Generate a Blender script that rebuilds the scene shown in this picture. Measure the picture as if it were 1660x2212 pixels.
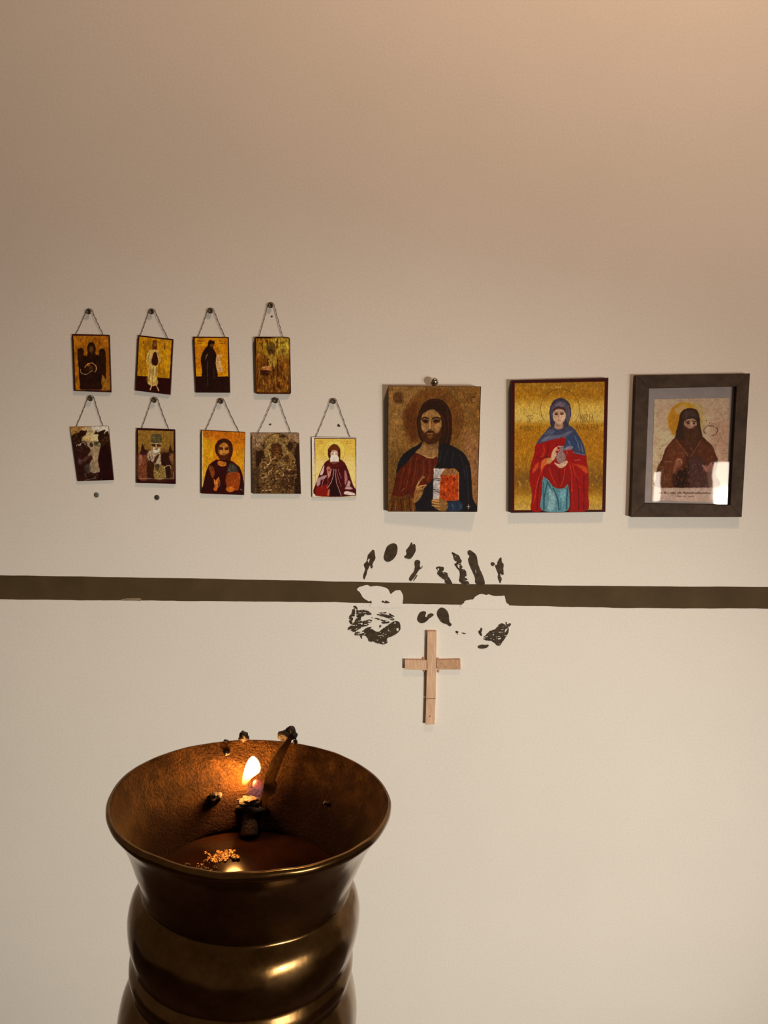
import bpy, bmesh, math, random
import numpy as np
from mathutils import Vector, Matrix, noise as mnoise

for _o in list(bpy.data.objects):
    bpy.data.objects.remove(_o, do_unlink=True)
scene = bpy.context.scene
COL = scene.collection
random.seed(7)

# ------------------------------------------------------------------ camera
F_PX = 1661.0
PITCH = math.radians(7.0)
CAM = np.array([0.0, -1.4, 1.5])
cam_data = bpy.data.cameras.new('camera')
cam_data.sensor_fit = 'HORIZONTAL'
cam_data.sensor_width = 36.0
cam_data.lens = 36.0 * F_PX / 1660.0
cam_data.clip_start = 0.01
cam = bpy.data.objects.new('camera', cam_data)
COL.objects.link(cam)
cam.location = CAM
cam.rotation_euler = (math.radians(90) - PITCH, 0, 0)
scene.camera = cam

# ------------------------------------------------------------------ world, lights, exposure
world = bpy.data.worlds.new('room_gloom')
scene.world = world
world.use_nodes = True
world.node_tree.nodes['Background'].inputs[0].default_value = (1.0, 0.66, 0.40, 1)
world.node_tree.nodes['Background'].inputs[1].default_value = 0.085

def area_light(name, loc, target, sx, sy, power, color):
    d = bpy.data.lights.new(name, 'AREA')
    d.shape = 'RECTANGLE'; d.size = sx; d.size_y = sy
    d.energy = power; d.color = color
    o = bpy.data.objects.new(name, d); COL.objects.link(o)
    o.location = loc
    v = Vector(target) - Vector(loc)
    o.rotation_euler = v.to_track_quat('-Z', 'Y').to_euler()
    return o

def point_light(name, loc, power, color, radius):
    d = bpy.data.lights.new(name, 'POINT')
    d.energy = power; d.color = color; d.shadow_soft_size = radius
    o = bpy.data.objects.new(name, d); COL.objects.link(o)
    o.location = loc
    return o

def spot_light(name, loc, target, power, color, radius, angle, blend):
    d = bpy.data.lights.new(name, 'SPOT')
    d.energy = power; d.color = color; d.shadow_soft_size = radius
    d.spot_size = math.radians(angle); d.spot_blend = blend
    o = bpy.data.objects.new(name, d); COL.objects.link(o)
    o.location = loc
    o.rotation_euler = (Vector(target) - Vector(loc)).to_track_quat('-Z', 'Y').to_euler()
    return o

# low window far behind the camera, to the right
area_light('window_light', (3.56, -4.5, 0.63), (1.0, 0.0, 0.9), 1.9, 1.0, 75.0, (1.0, 0.86, 0.72))
area_light('window_gap_light', (2.10, -4.5, 0.97), (0.3, 0.0, 1.0), 0.045, 0.22, 0.38, (1.0, 0.86, 0.72))
# shaded lamp beside it, throwing its beam on the lower wall
spot_light('shaded_lamp_light', (2.3, -3.7, 0.95), (0.0, 0.0, 0.67), 455.0, (1.0, 0.912, 0.738), 0.09, 33.0, 1.0)
# warm ceiling lamp
point_light('ceiling_lamp_light', (0.50, -1.0, 3.0), 49.0, (1.0, 0.60, 0.35), 0.10)

scene.view_settings.view_transform = 'Standard'
scene.view_settings.look = 'None'
scene.view_settings.exposure = 0.0
scene.view_settings.gamma = 1.0
scene.view_settings.use_curve_mapping = False

# ------------------------------------------------------------------ helpers: projection
_F = np.array([0, math.cos(PITCH), -math.sin(PITCH)])
_U = np.array([0, math.sin(PITCH), math.cos(PITCH)])
_R = np.array([1.0, 0, 0])

def ray(px, py):
    return _R * ((px - 830.0) / F_PX) - _U * ((py - 1106.0) / F_PX) + _F

def on_y(px, py, y):
    """point seen at photo pixel (px,py) on the vertical plane y = const"""
    d = ray(px, py)
    return CAM + d * ((y - CAM[1]) / d[1])

def on_z(px, py, z):
    d = ray(px, py)
    return CAM + d * ((z - CAM[2]) / d[2])

class Crop:
    """reading frame for measurements: photo crop origin and magnification"""
    def __init__(s, x0, y0, k): s.x0, s.y0, s.k = x0, y0, k
    def px(s, p): return (s.x0 + p[0] / s.k, s.y0 + p[1] / s.k)

CA = Crop(130, 640, 1659 / 270); CB = Crop(390, 640, 1659 / 270)
CC = Crop(130, 840, 1660 / 270); CD = Crop(410, 840, 1660 / 270)
CE = Crop(640, 840, 1361 / 160); CF = Crop(800, 800, 1660 / 260)
CG = Crop(1070, 800, 1660 / 270); CH = Crop(1330, 790, 1660 / 310)
CN = Crop(720, 1150, 1660 / 420); CX = Crop(840, 1340, 1660 / 190)
CV = Crop(400, 1550, 1660 / 320)

# ------------------------------------------------------------------ helpers: objects
def tag(o, label=None, cat=None, group=None, kind=None):
    if label: o['label'] = label
    if cat: o['category'] = cat
    if group: o['group'] = group
    if kind: o['kind'] = kind
    return o

def empty(name, loc):
    o = bpy.data.objects.new(name, None)
    o.empty_display_size = 0.02
    COL.objects.link(o)
    o.location = loc
    return o

def link_mesh(name, me, mat, parent=None, smooth=False):
    o = bpy.data.objects.new(name, me)
    COL.objects.link(o)
    if mat is not None and not me.materials:
        me.materials.append(mat)
    if smooth:
        me.polygons.foreach_set('use_smooth', [True] * len(me.polygons))
    if parent is not None:
        o.parent = parent
        if parent.type == 'EMPTY':
            o.matrix_parent_inverse = Matrix.Translation(-Vector(parent.location))
    return o

def from_py(name, verts, faces, mat, parent=None, smooth=False):
    me = bpy.data.meshes.new(name)
    me.from_pydata([tuple(map(float, v)) for v in verts], [], [tuple(f) for f in faces])
    me.validate(); me.update()
    return link_mesh(name, me, mat, parent, smooth)

def grid_mesh(name, pts, keep=None, colors=None):
    """pts (ny,nx,3) array -> quad mesh through foreach_set"""
    ny, nx = pts.shape[:2]
    idx = np.arange(ny * nx).reshape(ny, nx)
    q = np.stack([idx[1:, :-1], idx[1:, 1:], idx[:-1, 1:], idx[:-1, :-1]], -1).reshape(-1, 4)
    if keep is not None:
        q = q[keep.reshape(-1)]
    used = np.unique(q)
    remap = np.full(ny * nx, -1, np.int64); remap[used] = np.arange(len(used))
    q = remap[q]
    v = pts.reshape(-1, 3)[used]
    me = bpy.data.meshes.new(name)
    me.vertices.add(len(v)); me.vertices.foreach_set('co', v.astype(np.float32).ravel())
    me.loops.add(q.size); me.loops.foreach_set('vertex_index', q.astype(np.int32).ravel())
    me.polygons.add(len(q))
    me.polygons.foreach_set('loop_start', np.arange(0, q.size, 4, dtype=np.int32))
    me.update(calc_edges=True)
    if colors is not None:
        a = me.color_attributes.new('print', 'FLOAT_COLOR', 'POINT')
        c = np.ones((len(v), 4), np.float32); c[:, :3] = colors.reshape(-1, 3)[used]
        a.data.foreach_set('color', c.ravel())
    return me

def box_quad(name, front, yback, mat, parent=None, bevel=0.0008, seg=2):
    """slab whose front face is the four given points (TL,TR,BR,BL), straight sides back to y=yback"""
    bm = bmesh.new()
    f = [bm.verts.new(tuple(p)) for p in front]
    b = [bm.verts.new((p[0], yback, p[2])) for p in front]
    bm.faces.new(f[::-1]); bm.faces.new(b)
    for i in range(4):
        j = (i + 1) % 4
        bm.faces.new((f[i], f[j], b[j], b[i]))
    bmesh.ops.recalc_face_normals(bm, faces=bm.faces)
    if bevel:
        bmesh.ops.bevel(bm, geom=list(bm.edges), offset=bevel, segments=seg, affect='EDGES', profile=0.5)
    me = bpy.data.meshes.new(name); bm.to_mesh(me); bm.free()
    return link_mesh(name, me, mat, parent)

def tube(name, pts, rad, mat, parent=None, seg=8, cap=True, taper=None):
    pts = [Vector(p) for p in pts]
    verts, faces = [], []
    n = len(pts)
    for i, p in enumerate(pts):
        t = (pts[min(i + 1, n - 1)] - pts[max(i - 1, 0)]).normalized()
        a = t.cross(Vector((0, 1, 0)))
        if a.length < 1e-4: a = t.cross(Vector((1, 0, 0)))
        a.normalize(); b = t.cross(a).normalized()
        r = rad if taper is None else rad * taper[i]
        for k in range(seg):
            an = 2 * math.pi * k / seg
            verts.append(p + a * (r * math.cos(an)) + b * (r * math.sin(an)))
    for i in range(n - 1):
        for k in range(seg):
            k2 = (k + 1) % seg
            faces.append((i * seg + k, i * seg + k2, (i + 1) * seg + k2, (i + 1) * seg + k))
    if cap:
        faces.append(tuple(range(seg))[::-1]); faces.append(tuple((n - 1) * seg + k for k in range(seg)))
    return from_py(name, verts, faces, mat, parent, True)

def lathe_y(name, prof, c, mat, parent=None, seg=20):
    """profile [(radius, y)] revolved about the y axis through c=(x,z)"""
    verts, faces = [], []
    for r, y in prof:
        for k in range(seg):
            a = 2 * math.pi * k / seg
            verts.append((c[0] + r * math.cos(a), y, c[1] + r * math.sin(a)))
    for i in range(len(prof) - 1):
        for k in range(seg):
            k2 = (k + 1) % seg
            faces.append((i * seg + k, i * seg + k2, (i + 1) * seg + k2, (i + 1) * seg + k))
    faces.append(tuple(range(seg))[::-1])
    faces.append(tuple((len(prof) - 1) * seg + k for k in range(seg)))
    o = from_py(name, verts, faces, mat, parent, True)
    bm = bmesh.new(); bm.from_mesh(o.data); bmesh.ops.recalc_face_normals(bm, faces=bm.faces); bm.to_mesh(o.data); bm.free()
    return o

# ------------------------------------------------------------------ helpers: numpy noise and signed distance
_rng = np.random.RandomState(3)
_perm = _rng.rand(256, 256)
def vnoise(x, y):
    xi = np.floor(x).astype(int); yi = np.floor(y).astype(int)
    fx = x - xi; fy = y - yi
    fx = fx * fx * (3 - 2 * fx); fy = fy * fy * (3 - 2 * fy)
    g = lambda a, b: _perm[a & 255, b & 255]
    return (g(xi, yi) * (1 - fx) + g(xi + 1, yi) * fx) * (1 - fy) + (g(xi, yi + 1) * (1 - fx) + g(xi + 1, yi + 1) * fx) * fy
def fbm(x, y, o=4):
    s = 0; a = .5; t = 0
    for i in range(o):
        s = s + a * vnoise(x + 17.3 * i, y + 9.1 * i); t += a; a *= .55; x = x * 2.03; y = y * 2.03
    return s / t - .5

def smooth_loop(pts, closed=True, sub=5):
    P = np.array(pts, float); n = len(P); out = []
    rng = range(n) if closed else range(n - 1)
    for i in rng:
        if closed:
            p0, p1, p2, p3 = P[i - 1], P[i], P[(i + 1) % n], P[(i + 2) % n]
        else:
            p0, p1, p2, p3 = P[max(i - 1, 0)], P[i], P[i + 1], P[min(i + 2, n - 1)]
        for t in np.arange(sub) / sub:
            out.append(.5 * (2 * p1 + (p2 - p0) * t + (2 * p0 - 5 * p1 + 4 * p2 - p3) * t * t + (3 * p1 - p0 - 3 * p2 + p3) * t ** 3))
    if not closed: out.append(P[-1])
    return np.array(out)

def sd_poly(X, Y, P):
    d = np.full(X.shape, 1e18); s = np.ones(X.shape)
    n = len(P)
    for i in range(n):
        a = P[i]; b = P[i - 1]
        ex, ey = b[0] - a[0], b[1] - a[1]
        wx = X - a[0]; wy = Y - a[1]
        L = ex * ex + ey * ey
        if L < 1e-12: continue
        t = np.clip((wx * ex + wy * ey) / L, 0, 1)
        d = np.minimum(d, (wx - ex * t) ** 2 + (wy - ey * t) ** 2)
        c1 = Y >= a[1]; c2 = Y < b[1]; c3 = ex * wy > ey * wx
        flip = (c1 & c2 & c3) | (~c1 & ~c2 & ~c3)
        s = np.where(flip, -s, s)
    return s * np.sqrt(d)

def sd_line(X, Y, P):
    d = np.full(X.shape, 1e18)
    for i in range(len(P) - 1):
        a = P[i]; b = P[i + 1]
        ex, ey = b[0] - a[0], b[1] - a[1]
        L = ex * ex + ey * ey
        wx = X - a[0]; wy = Y - a[1]
        t = np.clip((wx * ex + wy * ey) / max(L, 1e-9), 0, 1)
        d = np.minimum(d, (wx - ex * t) ** 2 + (wy - ey * t) ** 2)
    return np.sqrt(d)

def to_lin(c):
    c = np.asarray(c, float)
    return np.where(c <= .04045, c / 12.92, ((c + .055) / 1.055) ** 2.4)

WALL_ALBEDO = 0.75

# ------------------------------------------------------------------ helpers: painted print (colours at mesh vertices)
class Painting:
    def __init__(s, crop, corners, depth, res, light, seed=0):
        """corners TL,TR,BR,BL in crop pixels; depth = y of each corner; light = photo colour of the bare wall beside it"""
        s.c = crop; s.seed = seed; s.brush = 1.
        q = [np.array(crop.px(p)) for p in corners]
        w = max(np.linalg.norm(q[1] - q[0]), np.linalg.norm(q[2] - q[3]))
        h = max(np.linalg.norm(q[3] - q[0]), np.linalg.norm(q[2] - q[1]))
        s.nx = int(w * res) + 1; s.ny = int(h * res) + 1
        u, v = np.meshgrid(np.linspace(0, 1, s.nx), np.linspace(0, 1, s.ny))
        s.u, s.v = u, v
        Q = [np.array(p, float) for p in corners]
        s.X, s.Y = [Q[0][k] * (1 - u) * (1 - v) + Q[1][k] * u * (1 - v) + Q[2][k] * u * v + Q[3][k] * (1 - u) * v for k in (0, 1)]
        wx = fbm(s.X / 24 + seed, s.Y / 24 + 2 * seed, 3); wy = fbm(s.X / 24 + 50 + seed, s.Y / 24 + 31 * seed, 3)
        s.X0, s.Y0 = s.X, s.Y
        k = np.clip((np.minimum(np.minimum(u, 1 - u), np.minimum(v, 1 - v)) - .035) / .08, 0, 1)
        s.X = s.X + wx * 11 * k; s.Y = s.Y + wy * 11 * k
        if not hasattr(depth, '__len__'): depth = [depth] * 4
        W = [on_y(*crop.px(p), y) for p, y in zip(corners, depth)]
        s.W = W
        s.P = np.stack([W[0][k] * (1 - u) * (1 - v) + W[1][k] * u * (1 - v) + W[2][k] * u * v + W[3][k] * (1 - u) * v for k in range(3)], -1)
        s.col = np.zeros((s.ny, s.nx, 3))
        s.light = to_lin(np.array(light) / 255.) / WALL_ALBEDO
    def _put(s, sl, a, col):
        c = np.array(col, float) / 255.
        s.col[sl] = s.col[sl] * (1 - a[..., None]) + c * a[..., None]
    def _box(s, P, m):
        lo = P.min(0) - m; hi = P.max(0) + m
        k = (s.X >= lo[0]) & (s.X <= hi[0]) & (s.Y >= lo[1]) & (s.Y <= hi[1])
        if not k.any(): return None
        r = np.where(k.any(1))[0]; c = np.where(k.any(0))[0]
        return (slice(r[0], r[-1] + 1), slice(c[0], c[-1] + 1))
    def fill(s, col): s.col[:] = np.array(col, float) / 255.
    def poly(s, pts, col, a=1., soft=4., smooth=True, rough=0.):
        P = smooth_loop(pts) if smooth else np.array(pts, float)
        sl = s._box(P, soft + rough + 2)
        if sl is None: return
        X, Y = s.X[sl], s.Y[sl]
        d = sd_poly(X, Y, P)
        if rough: d = d + rough * 2 * fbm(X / 28 + s.seed, Y / 28)
        s._put(sl, a * np.clip(.5 - d / soft, 0, 1), col)
    def line(s, pts, col, w=6., a=1., soft=4., smooth=True):
        P = smooth_loop(pts, False) if smooth and len(pts) > 2 else np.array(pts, float)
        sl = s._box(P, w + soft + 2)
        if sl is None: return
        d = sd_line(s.X[sl], s.Y[sl], P) - w / 2
        s._put(sl, a * np.clip(.5 - d / soft, 0, 1), col)
    def ell(s, cx, cy, rx, ry, col, a=1., soft=5., rot=0.):
        t = np.linspace(0, 2 * math.pi, 33)[:-1]
        x = rx * np.cos(t); y = ry * np.sin(t); c, n = math.cos(rot), math.sin(rot)
        s.poly(np.stack([cx + x * c - y * n, cy + x * n + y * c], -1), col, a, soft, False)
    def ring(s, cx, cy, rx, ry, w, col, a=1., t0=0., t1=360., soft=4.):
        t = np.radians(np.linspace(t0, t1, 49))
        s.line(np.stack([cx + rx * np.cos(t), cy + ry * np.sin(t)], -1), col, w, a, soft, False)
    def grain(s, amp, sx, sy=None, o=3, region=None):
        sy = sy or sx
        n = fbm(s.X / sx + 3.7 * s.seed, s.Y / sy + 1.3 * s.seed, o) * 2
        m = 1. if region is None else region
        s.col *= (1 + amp * n * m)[..., None]
        s.col = np.clip(s.col, 0, 1)
    def blotch(s, col, amt, sx, sy=None, thr=.05, poly=None, soft=.15):
        """irregular flecks of colour"""
        sy = sy or sx
        n = fbm(s.X / sx + 5.1 * s.seed + 40, s.Y / sy + 2.2 * s.seed, 3)
        a = np.clip((n - thr) / soft, 0, 1) * amt
        if poly is not None:
            a = a * np.clip(.5 - sd_poly(s.X, s.Y, np.array(poly, float)) / 14., 0, 1)
        s._put((slice(None), slice(None)), a, col)
    def text(s, words, x, y, h, w, col, lw=4., a=.9, slant=0.):
        """words drawn in a plain stroke alphabet; h, w = letter height and advance"""
        for ch in words:
            for st in GLYPH.get(ch, ()):
                s.line([(x + (p[0] * .72) * w + slant * (1 - p[1]) * h, y + p[1] * h) for p in st], col, lw, a, 3., False)
            x += w
    def squiggle(s, x0, x1, y, h, n, col, lw=4., a=.8, seed=0):
        r = random.Random(seed); x = x0
        st = (x1 - x0) / n
        for i in range(n):
            if r.random() < .14: x += st; continue
            y2 = y - h * r.uniform(.3, 1.0)
            s.line([(x, y + h * r.uniform(-.1, .15)), (x + st * .3, y2), (x + st * .75, y + h * r.uniform(-.2, .1))], col, lw, a, 3., True)
            x += st
    def mesh(s, name, mat, parent, corner=0., inset=None):
        # brushwork: short strokes and fine flecks of the hand-painted / printed surface
        st = fbm(s.X / 9 + s.seed * 2.7, s.Y / 26, 3); fl = fbm(s.X / 7 + s.seed, s.Y / 7, 2)
        s.col = np.clip(s.col * (1 + s.brush * (.34 * st + .26 * fl))[..., None], 0, 1)
        alb = np.clip(to_lin(np.clip(s.col * .98 - .028, 0.004, 1)) / s.light, .003, .92)
        keep = None
        if corner:
            hpx = s.ny / s.nx
            uc = (s.u[:-1, :-1] + s.u[1:, 1:]) / 2; vc = (s.v[:-1, :-1] + s.v[1:, 1:]) / 2 * hpx
            dx = np.maximum(corner - uc, uc - (1 - corner)); dy = np.maximum(corner - vc, vc - (hpx - corner))
            keep = ~((dx > 0) & (dy > 0) & (dx * dx + dy * dy > corner * corner))
        me = grid_mesh(name, s.P, keep, alb)
        return link_mesh(name, me, mat, parent)

GLYPH = {
 'A': [[(0,1),(.5,0),(1,1)],[(.2,.62),(.8,.62)]], 'C': [[(1,.1),(.4,0),(0,.5),(.4,1),(1,.9)]], 'D': [[(0,0),(0,1),(.7,.9),(1,.5),(.7,.1),(0,0)]],
 'E': [[(1,0),(0,0),(0,1),(1,1)],[(0,.5),(.8,.5)]], 'F': [[(1,0),(0,0),(0,1)],[(0,.5),(.8,.5)]], 'G': [[(1,.1),(.4,0),(0,.5),(.4,1),(1,.9),(1,.55),(.6,.55)]],
 'I': [[(.5,0),(.5,1)]], 'L': [[(0,0),(0,1),(1,1)]], 'M': [[(0,1),(0,0),(.5,.7),(1,0),(1,1)]], 'N': [[(0,1),(0,0),(1,1),(1,0)]],
 'O': [[(.5,0),(0,.5),(.5,1),(1,.5),(.5,0)]], 'R': [[(0,1),(0,0),(.9,.1),(.9,.4),(0,.5),(1,1)]], 'S': [[(1,.1),(.3,0),(.1,.3),(.9,.6),(.8,.95),(0,.95)]],
 'T': [[(0,0),(1,0)],[(.5,0),(.5,1)]], 'X': [[(0,0),(1,1)],[(1,0),(0,1)]], 'H': [[(0,0),(0,1)],[(1,0),(1,1)],[(0,.5),(1,.5)]],
}

# ------------------------------------------------------------------ helpers: paint marks on the wall
def paint_mesh(name, crop, add, sub, y, mat, parent, rough=3.0, res=2.0, scratch=0.0, sseed=0.0, rs=14.):
    """thin film of paint whose outline is the union of the add loops minus the sub loops, ragged by noise (crop pixels)"""
    A = [smooth_loop(p) if len(p) > 4 else np.array(p, float) for p in add]
    S = [smooth_loop(p) if len(p) > 4 else np.array(p, float) for p in sub]
    al = np.concatenate(A); lo = al.min(0) - 8; hi = al.max(0) + 8
    step = crop.k / res
    xs = np.arange(lo[0], hi[0], step); ys = np.arange(lo[1], hi[1], step)
    X, Y = np.meshgrid(xs, ys)
    d = np.full(X.shape, 1e9)
    for p in A: d = np.minimum(d, sd_poly(X, Y, p))
    for p in S: d = np.maximum(d, -sd_poly(X, Y, p))
    d = d + rough * 2 * fbm(X / rs + 3 + sseed, Y / rs + sseed)
    if scratch:
        n = fbm(X / 26 + sseed * 2, Y / 9 + sseed, 4)
        d = np.maximum(d, (n - (.5 - scratch)) * 60)
    pts = np.zeros(X.shape + (3,))
    dx = ray(0, 0)
    px = crop.x0 + X / crop.k; py = crop.y0 + Y / crop.k
    D = _R * ((px - 830.) / F_PX)[..., None] - _U * ((py - 1106.) / F_PX)[..., None] + _F
    pts = CAM + D * ((y - CAM[1]) / D[..., 1])[..., None]
    dc = (d[:-1, :-1] + d[1:, 1:] + d[:-1, 1:] + d[1:, :-1]) / 4
    me = grid_mesh(name, pts, dc < 0)
    return link_mesh(name, me, mat, parent)

# ------------------------------------------------------------------ materials
def new_mat(name):
    m = bpy.data.materials.new(name); m.use_nodes = True
    nt = m.node_tree
    return m, nt, nt.nodes['Principled BSDF']

def noise_node(nt, scale, detail=4, rough=.6, coord='Object'):
    tc = nt.nodes.new('ShaderNodeTexCoord'); n = nt.nodes.new('ShaderNodeTexNoise')
    n.inputs['Scale'].default_value = scale; n.inputs['Detail'].default_value = detail; n.inputs['Roughness'].default_value = rough
    nt.links.new(tc.outputs[coord], n.inputs['Vector'])
    return n

def ramp_node(nt, src, stops):
    r = nt.nodes.new('ShaderNodeValToRGB')
    el = r.color_ramp.elements
    while len(el) < len(stops): el.new(.5)
    for e, (p, c) in zip(el, stops): e.position = p; e.color = tuple(c) + (1,)
    nt.links.new(src, r.inputs[0])
    return r

def bump_node(nt, src, strength, dist, b):
    bp = nt.nodes.new('ShaderNodeBump')
    bp.inputs['Strength'].default_value = strength; bp.inputs['Distance'].default_value = dist
    nt.links.new(src, bp.inputs['Height']); nt.links.new(bp.outputs[0], b.inputs['Normal'])
    return bp

def simple_mat(name, c0, c1, scale, rough=.6, metal=0., bump=.0, dist=.001, detail=4, stops=(.35, .65), spec=.5):
    m, nt, b = new_mat(name)
    n = noise_node(nt, scale, detail)
    r = ramp_node(nt, n.outputs[0], [(stops[0], c0), (stops[1], c1)])
    nt.links.new(r.outputs[0], b.inputs['Base Color'])
    b.inputs['Roughness'].default_value = rough; b.inputs['Metallic'].default_value = metal
    b.inputs['Specular IOR Level'].default_value = spec
    if bump: bump_node(nt, n.outputs[0], bump, dist, b)
    return m

def wall_mat(name, base, var=.035):
    m, nt, b = new_mat(name)
    n1 = noise_node(nt, 270., 3, .7); n2 = noise_node(nt, 5., 3)
    mx = nt.nodes.new('ShaderNodeMath'); mx.operation = 'MULTIPLY_ADD'
    nt.links.new(n2.outputs[0], mx.inputs[0]); mx.inputs[1].default_value = .25
    sc = nt.nodes.new('ShaderNodeMath'); sc.operation = 'MULTIPLY'; sc.inputs[1].default_value = .75
    nt.links.new(n1.outputs[0], sc.inputs[0]); nt.links.new(sc.outputs[0], mx.inputs[2])
    b0 = [c * (1 - var) for c in base]; b1 = [min(1, c * (1 + var)) for c in base]
    r = ramp_node(nt, mx.outputs[0], [(.32, b0), (.68, b1)])
    nt.links.new(r.outputs[0], b.inputs['Base Color'])
    b.inputs['Roughness'].default_value = .85; b.inputs['Specular IOR Level'].default_value = .2
    n3 = noise_node(nt, 160., 5, .65)
    bump_node(nt, n3.outputs[0], .22, .0012, b)
    return m

M = {}
M['wall'] = wall_mat('matte_white_wall_paint', (.76, .75, .735), .055)
M['white_paint'] = wall_mat('white_touch_up_paint', (.77, .76, .745), .05)
M['band'] = simple_mat('dark_olive_paint', (.062, .042, .020), (.088, .060, .030), 9., .7, bump=.15, dist=.0006, spec=.12)
M['print_paint'] = simple_mat('dark_hand_paint', (.036, .026, .016), (.070, .048, .029), 110., .6, bump=.3, dist=.0008, spec=.15)
M['bare_paint'] = simple_mat('thin_worn_paint', (.16, .12, .08), (.32, .26, .19), 200., .8)
M['hole'] = simple_mat('dark_wall_hole', (.03, .022, .018), (.07, .055, .045), 400., .9)
M['floor'] = simple_mat('brown_floor_boards', (.05, .028, .016), (.09, .05, .028), 6., .5)
M['cord'] = simple_mat('brown_twisted_cord', (.045, .03, .022), (.13, .09, .065), 900., .9)
M['nail'] = simple_mat('dull_grey_nail_steel', (.05, .042, .034), (.16, .135, .11), 500., .45, .75)
M['nail_grey'] = simple_mat('grey_painted_nail', (.11, .115, .10), (.19, .19, .17), 500., .5, .3)
M['nail_dark'] = simple_mat('dark_painted_nail', (.045, .037, .028), (.075, .06, .045), 500., .5, .2)
M['chrome'] = simple_mat('polished_nickel', (.55, .47, .40), (.75, .66, .57), 60., .12, 1.0)
M['icon_edge'] = simple_mat('dark_brown_stained_wood', (.020, .006, .004), (.045, .014, .009), 90., .5, bump=.2, dist=.0005)
M['board_pale'] = simple_mat('pale_card_edge', (.42, .33, .27), (.55, .45, .37), 90., .8)
M['board_brown'] = simple_mat('brown_wood_edge', (.10, .062, .04), (.17, .11, .07), 70., .6, bump=.2, dist=.0005)
M['frame'] = simple_mat('dark_brown_frame_wood', (.040, .025, .018), (.070, .046, .033), 40., .6, bump=.12, dist=.0005, spec=.12)
M['mat_board'] = simple_mat('lilac_grey_paper', (.47, .405, .42), (.53, .46, .47), 60., .8)

def print_mat(name, rough, bump=.12, scale=500., coat=0., spec=.5, metal_gold=False):
    m, nt, b = new_mat(name)
    a = nt.nodes.new('ShaderNodeAttribute'); a.attribute_name = 'print'
    n = noise_node(nt, scale, 3)
    mr = nt.nodes.new('ShaderNodeMapRange'); mr.inputs['To Min'].default_value = .88; mr.inputs['To Max'].default_value = 1.12
    nt.links.new(n.outputs[0], mr.inputs[0])
    mu = nt.nodes.new('ShaderNodeVectorMath'); mu.operation = 'SCALE'
    nt.links.new(a.outputs['Color'], mu.inputs[0]); nt.links.new(mr.outputs[0], mu.inputs['Scale'])
    nt.links.new(mu.outputs[0], b.inputs['Base Color'])
    b.inputs['Roughness'].default_value = rough; b.inputs['Specular IOR Level'].default_value = spec
    b.inputs['Coat Weight'].default_value = coat; b.inputs['Coat Roughness'].default_value = .12
    bump_node(nt, n.outputs[0], bump, .0004, b)
    return m
M['matte_print'] = print_mat('matte_icon_print', .6, spec=.12)
M['varnish_print'] = print_mat('varnished_icon_print', .6, .2, 420., coat=.25, spec=.1)
M['glossy_print'] = print_mat('glossy_varnished_print', .6, .2, 420., coat=1., spec=.1)
M['paper_print'] = print_mat('paper_print', .75, .05, spec=.1)

# clear picture glass: mostly see-through with a mirror reflection by Fresnel
m, nt, b = new_mat('picture_glass')
out = nt.nodes['Material Output']; nt.nodes.remove(b)
tr = nt.nodes.new('ShaderNodeBsdfTransparent'); tr.inputs[0].default_value = (.97, .97, .97, 1)
gl = nt.nodes.new('ShaderNodeBsdfGlossy'); gl.inputs['Roughness'].default_value = .02
gn = noise_node(nt, 9., 2); gb = nt.nodes.new('ShaderNodeBump'); gb.inputs['Strength'].default_value = .08; gb.inputs['Distance'].default_value = .002
nt.links.new(gn.outputs[0], gb.inputs['Height']); nt.links.new(gb.outputs[0], gl.inputs['Normal'])
fr = nt.nodes.new('ShaderNodeFresnel'); fr.inputs[0].default_value = 1.5
mix = nt.nodes.new('ShaderNodeMixShader')
nt.links.new(fr.outputs[0], mix.inputs[0]); nt.links.new(tr.outputs[0], mix.inputs[1]); nt.links.new(gl.outputs[0], mix.inputs[2])
nt.links.new(mix.outputs[0], out.inputs[0])
M['glass'] = m

# pine for the cross
m, nt, b = new_mat('pale_pine_wood')
tc = nt.nodes.new('ShaderNodeTexCoord'); mp = nt.nodes.new('ShaderNodeMapping'); mp.inputs['Scale'].default_value = (1, 1, .12)
n = nt.nodes.new('ShaderNodeTexNoise'); n.inputs['Scale'].default_value = 420; n.inputs['Detail'].default_value = 5
nt.links.new(tc.outputs['Object'], mp.inputs[0]); nt.links.new(mp.outputs[0], n.inputs['Vector'])
r = ramp_node(nt, n.outputs[0], [(.3, (.54, .345, .235)), (.7, (.72, .50, .35))])
nt.links.new(r.outputs[0], b.inputs['Base Color']); b.inputs['Roughness'].default_value = .7
bump_node(nt, n.outputs[0], .3, .0006, b)
M['pine'] = m
M['pine_dark'] = simple_mat('dull_pine_wood', (.42, .245, .15), (.60, .38, .24), 260., .75, bump=.4, dist=.0006)

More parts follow.
